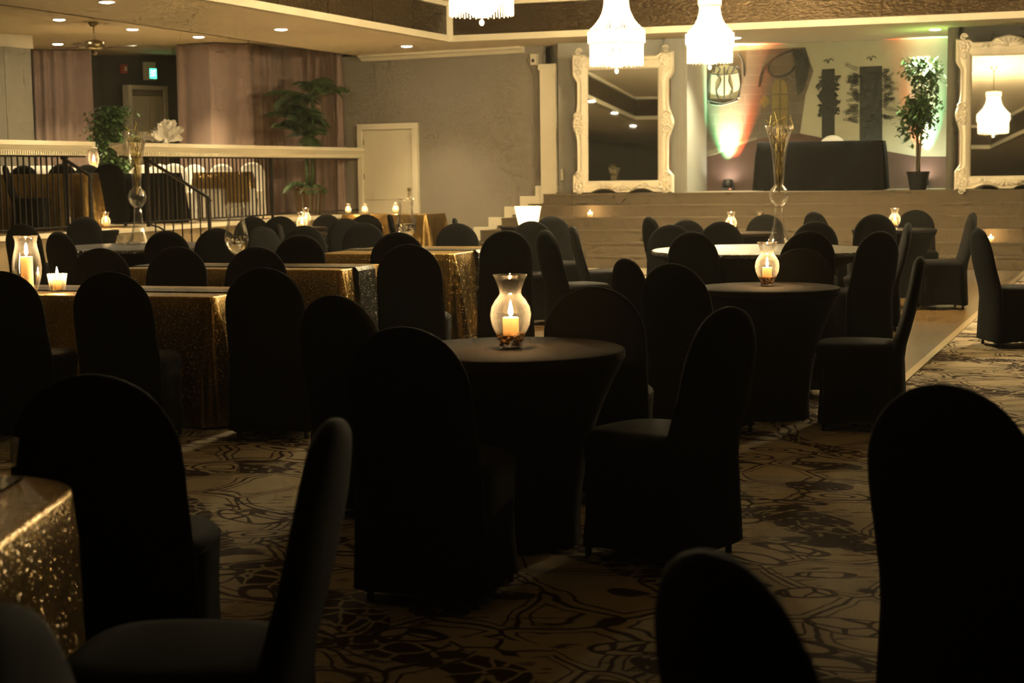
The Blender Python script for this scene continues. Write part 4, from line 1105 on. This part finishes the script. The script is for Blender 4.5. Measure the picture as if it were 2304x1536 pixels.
# sequin gold tables on the carpet
LT1c = at_z(474, 668, 0.75); LT1 = cloth_table(LT1c, TA, 1.83, 0.78, 'sequin_gold', 'gold sequin table with the tall pillar candle in a hurricane glass', seed=3, runner_label='silver sequin runner on the gold table with the pillar candle', flare=0.07)
LT2c = at_z(768, 607, 0.75); cloth_table(LT2c, TA, 1.83, 0.74, 'sequin_gold', 'gold sequin table with a tulip vase half full of water, behind the pillar candle table', seed=4, runner='sequin_silver', runner_label='silver sequin runner under the tulip vase, dark end hanging at the table end', flare=0.07, rw=0.42)
LT3c = at_z(1020, 571, 0.75); cloth_table(LT3c, TA, 1.25, 1.35, 'sequin_gold', 'gold sequin table lit bright yellow in front of the buffet by the cream door', seed=5, runner_label='thin silver sequin runner across the bright yellow gold table', rw=0.22, flare=0.06)
cloth_table((-0.955, 1.62), 0.0, 0.78, 1.95, 'sequin_gold', 'gold sequin table corner close by, with sparkling folds and silver runner', seed=8, runner=None, corner_r=0.24, flare=-0.10)
rt = MB(); rt.box(-1.60, -1.11, 1.7, 3.52, 0.751, 0.755); tag(rt.build('table_runner', M['sequin_silver']), 'dark silver sequin runner along the near gold table with sparkling folds', 'runner', 'sequin table runners')
# buffet by the door and platform tables
p = at_d(958, 482, 24.3); cloth_table((p.x, p.y), -24, 1.5, 0.7, 'sequin_gold', 'orange gold buffet table with three candle jars before the cream door', z=p.z, seed=9, runner=None, flare=0.05)
def mez_table(x_right, D, Lx, Wy, mat, label, ang, seed, z=1.50, flare=0.07):
    X, Y = col_x(x_right, D); return cloth_table((X, Y), ang, Lx, Wy, mat, label, z=z, z0=MEZ, seed=seed, runner=None, flare=flare)
mez_table(202, 21.2, 1.75, 0.75, 'sequin_gold', 'orange gold sequin table behind the railing on the left', 5, 11)
mez_table(402, 23.6, 0.95, 0.75, 'black_cloth', 'black clothed table behind the railing and the tall vase', 8, 12)
wt = mez_table(562, 24.76, 0.86, 0.55, 'white_fabric', 'white clothed table with an orange gold overlay before the white chairs', 5, 13, flare=0.03)
_h = 0.75; _ol = rr_outline(0.88, 0.57, 0.045)
MB().loft([[(x, y, _h+0.004) for x, y, nx, ny, cd in _ol]] + [[(x+nx*o, y+ny*o, z) for x, y, nx, ny, cd in _ol] for o, z in ((0.004, _h-0.004), (0.030, _h-0.10), (0.048, _h-0.25))], True, True, False).build('gold_overlay', M['sequin_gold'], wt, True, 60)
MB().box(0.08, 0.43, -0.375, -0.365, _h-0.46, _h-0.02).build('gold_runner_end', M['sequin_gold'], wt)
mez_table(118, 23.9, 2.2, 0.6, 'white_fabric', 'white clothed table before the grey partition', 5, 14, z=1.63)
X, Y = col_x(236, 25.2)
mez_table(237, 24.7, 0.5, 0.45, 'white_fabric', 'small white clothed table holding a lit hurricane candle', 5, 15, z=1.60)
p = S(t_at(1985, 2.3), 2.3, ZS)
cloth_table((p.x, p.y), math.degrees(-aS), S(t_at(1985, 2.3), 2.3).x*0 + (t_at(1985, 2.3)-t_at(1702, 2.3)), 0.7, 'black_cloth', 'black clothed table on the stage in front of the mural', z=ZS+0.77, z0=ZS, seed=16, runner=None, flare=0.03)

# round tables: (x, y of the top's centre, radius, label, material)
RT = {}
for key, x, y, r, lb, top in (
    ('near', 1150, 783, 0.44, 'brown topped round table with a candle vase, black cover tapering to the carpet', 'table_brown'),
    ('second', 1726, 645, 0.415, 'brown topped round table with a candle vase on orange pebbles, before the silver table', 'table_brown'),
    ('silver_r', 1712, 560, 0.93, 'large round silver sequin table with the trumpet vase, before the stage', 'sequin_silver'),
    ('silver_l', 322, 553, 0.90, 'large round silver sequin table with the trumpet vase, before the railing', 'sequin_silver'),
    ('far_r', 2012, 515, 0.46, 'round black covered table with a candle jar near the stage, right of the silver table', 'black_cloth'),
    ('far_m', 1660, 523, 0.42, 'round dark table with a candle jar behind the silver table', 'table_brown'),
    ('jar_a', 675, 511, 0.36, 'small round dark table with a candle jar in front of the palm planter', 'table_brown'),
    ('jar_b', 668, 523, 0.36, 'small round dark table with a candle jar in front of the other jar table', 'table_brown'),
    ('left', 205, 518, 0.36, 'small round black table with a candle jar below the platform steps', 'black_cloth')):
    p = at_z(x, y, 0.75); RT[key] = p
    if r > 0.8: round_table(p, r, lb, top, taper=0.36, power=3.2)
    else: round_table(p, r, lb, top)
p = at_d(1188, 512, 20.0); RT['lantern'] = Vector((p.x, p.y, 0.75)); round_table(p, 0.34, 'small round black table under the glowing white lantern by the stage steps', 'black_cloth')

# ================================================================== TABLEWARE
def flame_parts(t, z, s=1.0, power=1.0):
    s *= 1.5; b = MB(); b.lathe([(0.001, 0), (0.0055*s, 0.008*s), (0.006*s, 0.014*s), (0.004*s, 0.026*s), (0.0008, 0.042*s)], 10); b.v = [(v[0], v[1], v[2]+z) for v in b.v]; b.build('flame', M['flame'], t, True)
    light('candle_flame_light', 'POINT', (0, 0, z+0.03*s), CANDLE_W*power, CANDLE, t, 0.008)
def wick(t, z): MB().tube([(0, 0, z-0.003), (0, 0, z+0.008)], 0.0012, 5).build('wick', M['plastic_black'], t)
JAR = [(0.040, 0.0), (0.043, 0.008), (0.042, 0.02), (0.055, 0.05), (0.073, 0.09), (0.079, 0.128), (0.074, 0.16), (0.058, 0.188), (0.044, 0.204), (0.041, 0.214), (0.046, 0.235), (0.056, 0.262), (0.067, 0.284)]
def glass_from(prof, seg=32, th=0.0025):
    b = MB(); inner = [(max(r-th, 0.001), z+(0.005 if i == 0 else 0)) for i, (r, z) in enumerate(prof)]
    full = [(0.001, 0.0)] + prof + list(reversed(inner)) + [(0.001, 0.006)]
    return b.lathe(full, seg, cap0=False, cap1=False)
def candle_jar(p, label, s=1.0, pebbles=True, power=1.0, parts=True):
    t = thing('candle_vase', label, 'candle vase', tuple(p)); t.scale = (s, s, s)
    glass_from(JAR).build('glass', M['glass'], t, True)
    if pebbles:
        r = random.Random(int(p[0]*100))
        n = 60 if parts else 26
        b = MB()
        for i in range(n):
            f = r.random()**0.5; zz = 0.012 + 0.045*r.random(); rm = 0.034 + (zz)*0.35; a = r.uniform(0, 2*PI)
            b.sphere((f*rm*math.cos(a), f*rm*math.sin(a), zz), r.uniform(0.007, 0.011), 6, 4, (1, r.uniform(0.7, 1), 0.75))
        o = b.build('pebbles', M['pebble'], t, True); o['kind'] = 'stuff'
    MB().lathe([(0.030, 0.05), (0.031, 0.052), (0.031, 0.118), (0.027, 0.120), (0.001, 0.116)], 18).build('candle', M['wax'], t, True, 50)
    wick(t, 0.118); flame_parts(t, 0.122, 1.0, power); return t
candle_jar(RT['near'], 'lit candle in a clear waisted vase on the near brown round table', 1.0, True, 1.0)
candle_jar(at_z(1726, 643, 0.75), 'lit candle on orange pebbles in a clear waisted vase on the second brown round table', 0.90, True, 1.3)
candle_jar(at_z(2013, 514, 0.75), 'lit candle jar on the black round table near the stage', 0.80, False, 1.0)
candle_jar(at_z(1645, 522, 0.75), 'lit candle jar on the dark round table behind the silver table', 0.78, False, 1.0)
candle_jar(at_z(689, 508, 0.75), 'lit candle jar on the round table beside the palm planter, rear of two', 0.85, False, 0.9)
candle_jar(at_z(680, 522, 0.75), 'lit candle jar in front of another one by the palm planter', 0.85, False, 0.9)
candle_jar(at_z(239, 514, 0.75), 'lit candle jar on the small black table below the platform', 0.78, False, 0.8)
zb = at_d(958, 482, 24.3).z
for x, y, lb in ((784, 483, 'lit candle jar at the left end of the orange gold buffet'), (821, 482, 'lit candle jar on the buffet in front of the door hinge side'), (890, 481, 'lit candle jar on the buffet below the door knob')):
    p = at_d(x, y, 24.7); p.z = zb; candle_jar(p, lb, 0.60, False, 0.7)

def hurricane(p, label, s, pil_h, pil_r, power):
    t = thing('hurricane_candle', label, 'candle vase', tuple(p)); t.scale = (s, s, s)
    glass_from([(0.055, 0.0), (0.062, 0.02), (0.080, 0.09), (0.084, 0.14), (0.076, 0.20), (0.062, 0.26), (0.060, 0.285), (0.070, 0.32)]).build('glass', M['glass'], t, True)
    MB().lathe([(pil_r, 0.006), (pil_r, pil_h), (pil_r*0.85, pil_h+0.001), (0.001, pil_h-0.006)], 20).build('candle', M['wax'], t, True, 50)
    wick(t, pil_h); flame_parts(t, pil_h+0.004, 1.2, power); return t
hurricane(at_z(63, 656, 0.754), 'tall pillar candle burning in a clear hurricane glass on the gold table', 1.05, 0.20, 0.034, 1.5)
pq = at_z(212, 372, 1.60) if False else at_d(212, 385, 24.95); pq.z = 1.60
hurricane(pq, 'lit candle in a hurricane glass on the small white clothed platform table', 1.0, 0.10, 0.034, 1.5)
def votive(p, label, s=1.0, lit=True, power=0.6):
    t = thing('votive_glass', label, 'votive', tuple(p)); t.scale = (s, s, s); seg = 32; rings = []
    for rr, z in ((0.034, 0.0), (0.046, 0.085), (0.043, 0.085), (0.031, 0.006)):
        rings.append([(rr*(1+0.045*math.cos(16*2*PI*j/seg))*math.cos(2*PI*j/seg), rr*(1+0.045*math.cos(16*2*PI*j/seg))*math.sin(2*PI*j/seg), z) for j in range(seg)])
    MB().loft(rings).build('glass', M['glass_votive'], t, True, 40)
    if lit:
        MB().lathe([(0.022, 0.008), (0.022, 0.058), (0.001, 0.056)], 16).build('candle', M['wax'], t, True, 50); wick(t, 0.058)
        if power > 0: flame_parts(t, 0.061, 0.9, power)
    return t
votive(at_z(130, 655, 0.754), 'lit votive candle in a ribbed glass beside the tall hurricane glass', 1.25, True, 1.0)
votive(at_z(274, 549, 0.75), 'small unlit clear votive glass on the left silver table', 1.0, False)
p = at_z(10, 1048, 0.755); votive(p, 'small dark votive glass on the silver runner of the nearest gold table', 0.75, False)
def step_lamp(x, y, k, label, glow=0.4):
    n = TREAD*(k-1) + 0.10; t_ = t_at(x, n); p = S(t_, n, RISE*k + 0.005)
    votive(p, label, 0.9, True, glow)
step_lamp(1327, 487, 4, 'tiny lit votive on a stage step near the white lantern')
step_lamp(1709, 486, 4, 'tiny unlit white votive on a stage step behind the silver table', 0.0)
step_lamp(2232, 534, 2, 'tiny lit votive on a stage step near the side turned chairs')

def tulip_vase(p, label, s=1.0):
    t = thing('tulip_vase', label, 'vase', tuple(p)); t.scale = (s, s, s)
    prof = [(0.060, 0.0), (0.062, 0.006), (0.030, 0.03), (0.016, 0.055), (0.018, 0.07), (0.050, 0.095), (0.082, 0.14), (0.093, 0.19), (0.085, 0.25), (0.070, 0.31), (0.064, 0.36), (0.068, 0.41), (0.079, 0.45)]
    glass_from(prof).build('glass', M['glass'], t, True)
    w = [(0.001, 0.075), (0.047, 0.097), (0.079, 0.141), (0.0895, 0.19), (0.0885, 0.215), (0.001, 0.215)]
    MB().lathe(w, 32, cap0=False, cap1=False).build('water', M['water'], t, True, 40)
    return t
tulip_vase(at_z(534, 594, 0.7565), 'clear tulip vase half full of water on the gold table behind the pillar candle table', 1.0)
tulip_vase(at_z(915, 556, 0.754), 'clear tulip vase half full of water on the bright yellow gold table', 1.0)

def trumpet_vase(p, label, s, sd):
    t = thing('trumpet_vase', label, 'vase', tuple(p)); t.scale = (s, s, s); r = random.Random(sd)
    prof = [(0.118, 0.0), (0.120, 0.006), (0.100, 0.03), (0.068, 0.11), (0.047, 0.20), (0.040, 0.27), (0.041, 0.33), (0.030, 0.345), (0.040, 0.352), (0.070, 0.385), (0.086, 0.43), (0.086, 0.455), (0.072, 0.50), (0.045, 0.530), (0.041, 0.545), (0.046, 0.62), (0.056, 0.74), (0.072, 0.86), (0.092, 0.95), (0.128, 1.06)]
    glass_from(prof, 32, 0.003).build('glass', M['glass'], t, True)
    for i in range(30):
        a = r.uniform(0, 2*PI); pts = []; sp = r.uniform(0.3, 1.0); tw = r.uniform(-3, 3); top = r.uniform(0.92, 1.16)
        for k in range(18):
            f = k/17; z = 0.47+(top-0.47)*f; mx = 0.028 if z < 0.62 else (0.036 if z < 0.8 else 0.04+0.26*(z-0.8)); mx = min(mx, 0.15)
            rr = mx*sp*min(1, f*3+0.2); aa = a+tw*f+0.9*math.sin(7*f+i)
            if z > 1.0: rr *= 1+0.35*math.sin(9*f+i); z += 0.02*math.sin(11*f+i)
            pts.append((rr*math.cos(aa), rr*math.sin(aa), z))
        MB().tube(pts, 0.0024, 4).build('twig', M['twig_gold'], t)
    return t
pv = at_z(1752, 552, 0.75); trumpet_vase(pv, 'tall clear trumpet vase of gold curly twigs on the right silver table', 1.0, 3)
pv = at_z(313, 549, 0.75); trumpet_vase(pv, 'tall clear trumpet vase of gold curly twigs on the left silver table', 1.08, 4)

# glowing white lantern by the steps
p = RT['lantern']; sl = thing('white_lantern', 'glowing white tapered paper lantern by the stage steps', 'lantern', (p.x, p.y, 0.75))
b = MB(); sq = 4; rings = []
for hw_, z in ((0.115, 0.0), (0.165, 0.255)): rings.append([(hw_*math.cos(PI/4+PI/2*j+0.12)*1.3, hw_*math.sin(PI/4+PI/2*j+0.12)*1.3, z) for j in range(4)])
b.loft(rings, True, True, False); b.build('shade', M['paper_shade'], sl)
MB().lathe([(0.025, 0.01), (0.025, 0.09), (0.001, 0.085)], 12).build('candle', M['wax'], sl); flame_parts(sl, 0.092, 1.2, 5.0)

# feathers on the railing
fp = up(RA + uR*s_rail(374), ZR)
fe = thing('feather_spray', 'spray of white ostrich feathers on the railing by the exit doorway', 'feathers', tuple(fp))
MB().lathe([(0.04, 0.0), (0.045, 0.02), (0.03, 0.05), (0.035, 0.07)], 14).build('holder', M['feather_white'], fe, True)
r = random.Random(9)
for i, (sx_, lift, ln, wd, yy) in enumerate(((-1, 0.28, 0.30, 0.05, 0.0), (-1, 0.75, 0.26, 0.06, 0.05), (-0.4, 1.25, 0.30, 0.065, -0.04), (0.3, 1.35, 0.34, 0.06, 0.04), (0.8, 1.0, 0.36, 0.055, 0.0), (1, 0.62, 0.33, 0.06, -0.05), (1, 0.25, 0.24, 0.05, 0.03), (-0.7, 0.5, 0.24, 0.06, -0.06), (0.5, 0.8, 0.27, 0.06, 0.07))):
    n = 10; pts = []
    for k in range(n+1):
        f = k/n; pts.append(Vector((sx_*ln*f*math.cos(lift), yy*f*3*0.4, 0.05+ln*f*math.sin(lift)-0.06*max(0, f-0.6)**2*6)))
    b = MB(); b.tube(pts, 0.003, 4)
    for k in range(90):
        f = 0.12+0.88*r.random(); q = min(int(f*n), n-1); c = pts[q].lerp(pts[q+1], f*n-q); t_ = (pts[q+1]-pts[q]).normalized()
        sd_ = t_.cross(Vector((0, 1, 0))).normalized()*(1 if k % 2 else -1); w_ = wd*math.sin(PI*min(1, 0.12+f*0.86))**0.6*r.uniform(0.8, 1.15)
        e_ = c + sd_*w_ + t_*w_*0.6 + Vector((0, r.uniform(-0.02, 0.02), 0)); u_ = t_*0.011
        b.add([c-u_, c+u_, e_+u_*1.2, e_+t_*0.012, e_-u_*1.2], [(0, 1, 2, 3, 4)])
    b.build('feather', M['feather_white'], fe)

# ================================================================== CHAIRS
def sup(cx, cy, hx, hy, z, n=28, e=3.2):
    out = []
    for j in range(n):
        a = 2*PI*j/n; c, s = math.cos(a), math.sin(a)
        out.append((cx + hx*math.copysign(abs(c)**(2/e), c), cy + hy*math.copysign(abs(s)**(2/e), s), z))
    return out
def make_chair(fab):
    t = thing('banquet_chair', '', 'chair', (0, 0, 0))
    # backrest: rounded tombstone slab leaning back
    rings = []; H = 0.94; zsh = 0.69
    zs = [0.05, 0.22, 0.38, 0.46, 0.54, 0.62, 0.68] + [zsh + (H-zsh)*math.sin(PI/2*i/12) for i in range(2, 13)]
    for z in zs:
        f = (z-0.42)/(H-0.42); w = 0.220 + 0.018*max(0, (0.60-z)/0.55) if z <= zsh else 0.220*math.sqrt(max(0.0, 1-((z-zsh)/(H-zsh+0.0005))**2.25))
        w = max(w, 0.012); th = 0.040-0.008*f
        if z > H-0.05: th *= math.sqrt(max(0.05, 1-((z-(H-0.05))/0.052)**2))
        f = max(f, 0.0); y = -0.205 - 0.118*f - 0.012*math.sin(PI*max(0, min(1, f))) - 0.012*max(0, (0.4-z)/0.4)
        rings.append(sup(0, y, w, th, z, 28, 2.6))
    MB().loft(rings).build('backrest', M[fab], t, True, 70)
    # seat cushion
    rings = [sup(0, 0.0, 0.222, 0.225, 0.40), sup(0, 0.0, 0.232, 0.235, 0.43), sup(0, 0, 0.230, 0.233, 0.455), sup(0, 0, 0.21, 0.212, 0.472), sup(0, 0, 0.15, 0.15, 0.480)]
    MB().loft(rings).build('seat', M[fab], t, True, 70)
    # stretched cover down to the feet: corners touch the floor, hems arch between them
    rings = []; n = 48
    for f in (0.0, 0.15, 0.3, 0.5, 0.7, 0.85, 1.0):
        ring = []
        for j in range(n):
            a = 2*PI*(j+0.5)/n; c, s = math.cos(a), math.sin(a); e = 4.0
            cx, cy = math.copysign(abs(c)**(2/e), c), math.copysign(abs(s)**(2/e), s)
            cornerw = (abs(cx*cy))**3
            hx = 0.234 - 0.008*math.sin(PI*min(1, f*1.1)) + 0.020*f*f*cornerw
            hy = 0.228 - 0.014*math.sin(PI*min(1, f*1.1)) + 0.035*f*f*cornerw
            yoff = -0.015*f
            hem = 0.006 + 0.050*(1-cornerw)
            ring.append((cx*hx, cy*hy+yoff, 0.44*(1-f) + hem*f))
        rings.append(ring)
    MB().loft(rings, True, True, False).build('cover_skirt', M[fab], t, True, 80)
    for sx in (-1, 1):
        for sy in (-1, 1):
            MB().lathe([(0.013, 0.0), (0.013, 0.02), (0.010, 0.10), (0.010, 0.38)], 8, (sx*0.186, sy*0.186-0.012, 0)).build('leg', M['iron_black'], t)
    return t
CH = {k: make_chair(k) for k in ('black_fabric', 'white_fabric')}
used = {k: False for k in CH}
BACK = 0.325
def chair(x, y, face, label, D=None, z0=0.0, fab='black_fabric', group='black covered banquet chairs'):
    """x, y: picture position of the crown of the back; face: heading, clockwise from straight ahead"""
    if D is None: p = at_z(x, y, z0+0.94); sc = 1.0
    else: p = at_d(x, y, D); sc = (p.z - z0)/0.94
    sc = max(0.90, min(1.06, sc)); a = math.radians(face)
    loc = (p.x + BACK*math.sin(a), p.y + BACK*math.cos(a), z0)
    if not used[fab]:
        o = CH[fab]; o.location = loc; o.rotation_euler = (0, 0, -a); o['label'] = label; o['group'] = group; o.scale = (1, 1, sc); used[fab] = True
    else: o = dup(CH[fab], loc, -a, label, group, (1, 1, sc))
    return o
C = 'black covered chair '
chairs = [
 (2125, 865, 45, C+'standing alone in front on the carpet, turned to the right', None),
 (1612, 1245, 68, C+'closest to the camera, only its leaning top in view', None),
 (752, 943, -86, C+'drawn up side-on to the near gold table', None),
 (-22, 1375, 88, C+'turned away from the near gold table, just its edge showing', None),
 (200, 842, 0, C+'at the far end of the near gold table', None),
 (905, 735, 18, C+'seen from behind at the near brown round table', None),
 (1640, 690, -48, C+'drawn up to the right side of the near brown round table', None),
 (1335, 645, 8, C+'behind the near brown round table, right of its candle', None),
 (750, 664, 32, C+'left of the near candle table, half hidden', None),
 (1512, 593, 38, C+'at the left of the second brown round table', None),
 (2072, 577, -75, C+'side-on at the right of the second brown round table', None),
 (1407, 581, 66, C+'edge-on between the two brown round tables', 9.25),
 (1803, 558, -8, C+'behind the second candle vase', None),
 (1556, 521, 28, C+'seen from behind at the front left of the right silver table', None),
 (1820, 520, -8, C+'seen from behind before the right trumpet vase', 11.6),
 (1980, 520, -28, C+'seen from behind at the front right of the right silver table', None),
 (1508, 505, 185, C+'at the left side of the right silver table', 14.9),
 (1543, 494, 165, C+'behind the left side of the right silver table', 16.3),
 (1621, 498, 172, C+'behind the right silver table, in front of a candle jar', 15.0),
 (1835, 498, 200, C+'behind the right silver table, right of the trumpet vase', None),
 (1460, 487, 72, C+'edge-on at the far left of the right silver table', 15.2),
 (1722, 482, 195, C+'behind the dark candle jar table near the stage', 17.9),
 (1831, 476, 60, C+'half hidden behind the right silver table, nearest the steps', None),
 (1970, 481, 5, C+'seen from behind at the black candle jar table near the stage', 16.0),
 (2060, 472, 190, C+'facing the room behind the black candle jar table near the stage', 18.5),
 (2045, 501, -82, C+'edge-on at the right side of the right silver table', None),
 (2190, 478, -86, C+'side-on facing left on the wooden dance floor', 15.9),
 (2200, 513, 86, C+'side-on facing right at the edge of the dance floor', None),
 # left and middle
 (245, 611, 6, C+'in front of the pillar candle table', None),
 (590, 602, 4, C+'standing off the end of the pillar candle table', None),
 (0, 610, 6, C+'in front of the tall hurricane glass', None),
 (225, 558, 178, C+'behind the pillar candle table, left of the other two', None),
 (398, 554, 180, C+'behind the pillar candle table, before the left trumpet vase', None),
 (577, 555, 182, C+'behind the pillar candle table, before the tulip vase', None),
 (373, 519, 0, C+'in front of the left silver table, right of its trumpet vase', None),
 (488, 513, -20, C+'at the right of the left silver table', None),
 (130, 521, 35, C+'at the left of the left silver table', None),
 (190, 487, 180, C+'behind the small black candle table below the platform', 18.9),
 (48, 503, 10, C+'in the dark below the railing on the left', None),
 (918, 549, 4, C+'seen from behind before the bright yellow table, nearer of two', 10.3),
 (894, 522, -4, C+'seen from behind before the bright yellow table, farther of two', 12.3),
 (1138, 518, -4, C+'seen from behind right of the bright yellow gold table', 12.9),
 (1195, 497, 172, C+'in front of the glowing white lantern', 15.2),
 (1240, 486, 165, C+'standing right of the glowing white lantern', 17.0),
 (1226, 517, 66, C+'edge-on in front of the stage steps', None),
 (1288, 508, 84, C+'side-on facing the stage steps with its seat to the right', 15.6),
 (1028, 502, 180, C+'behind the bright yellow gold table', None),
 (1022, 490, 88, C+'edge-on behind another chair near the taupe wall', 18.2),
 (683, 507, 168, C+'in front of the two candle jars', None),
 (675, 528, -24, C+'at the left end of the bright yellow gold table', 12.4),
 (588, 509, 130, C+'turned sideways right of the tulip vase', 14.6),
 (626, 503, 86, C+'edge-on between the tulip vase and the candle jars', 16.3),
 (630, 486, 180, C+'below the railing, left of the two candle jars', 18.0),
 (818, 501, 180, C+'behind the bright yellow gold table on its left', None),
 (778, 491, 160, C+'farther back, left of the chair behind the yellow table', 17.7),
 (823, 482, 180, C+'in front of the buffet, centre', 20.2),
 (876, 482, 80, C+'edge-on in front of the buffet', 20.0),
 (735, 482, 185, C+'in the dark beside the palm planter', 22.6),
 (567, 487, 175, C+'below the railing, behind the tulip vase', 18.7),
]
for x, y, f, lb, D in chairs:
    chair(x, y, f, lb, D)
for x, y, f, D, lb in ((53, 372, 180, 22.9, 'left of the orange gold table'), (140, 368, 180, 23.0, 'behind the orange gold table'), (197, 370, 172, 24.0, 'at the corner of the orange gold table near the hurricane candle'), (243, 368, -10, 22.2, 'seen from behind beside the hurricane candle'), (10, 372, 80, 20.6, 'edge-on at the left end of the orange gold table'), (60, 425, 5, 20.2, 'pulled out before the orange gold table')):
    if lb.startswith('pulled'): continue
    chair(x, y, f, 'black covered platform chair, '+lb, D, MEZ, group='black covered chairs on the platform')
Wl = 'white covered banquet chair '
for x, y, f, D, lb in ((318, 371, 182, 25.5, 'behind the black table, nearest the bush'), (357, 369, 178, 27.0, 'behind the black table under the feathers'), (391, 368, 178, 25.5, 'between the black table and the table with the gold overlay'), (438, 370, 180, 27.0, 'behind the left end of the table with the gold overlay'), (499, 369, 181, 26.0, 'behind the middle of the table with the gold overlay'), (567, 365, 184, 26.0, 'behind the right end of the table with the gold overlay')):
    chair(x, y, f, Wl+lb, D, MEZ, 'white_fabric', 'white covered chairs on the platform')
for x, D, lb in ((492, 24.7, 'in front of the orange gold table, seat toward the railing'), ):
    X, Y = col_x(x, D); a = math.radians(2)
    chair(x, 372, -2, 'white covered banquet chair '+lb, 24.4, MEZ, 'white_fabric', 'white covered chairs on the platform') if False else None
p = S(t_at(1868, 3.3), 3.3, ZS)
o = dup(CH['white_fabric'], (p.x, p.y, ZS), PI-aS, 'white covered chair behind the black table on the stage', 'white covered chair on the stage')
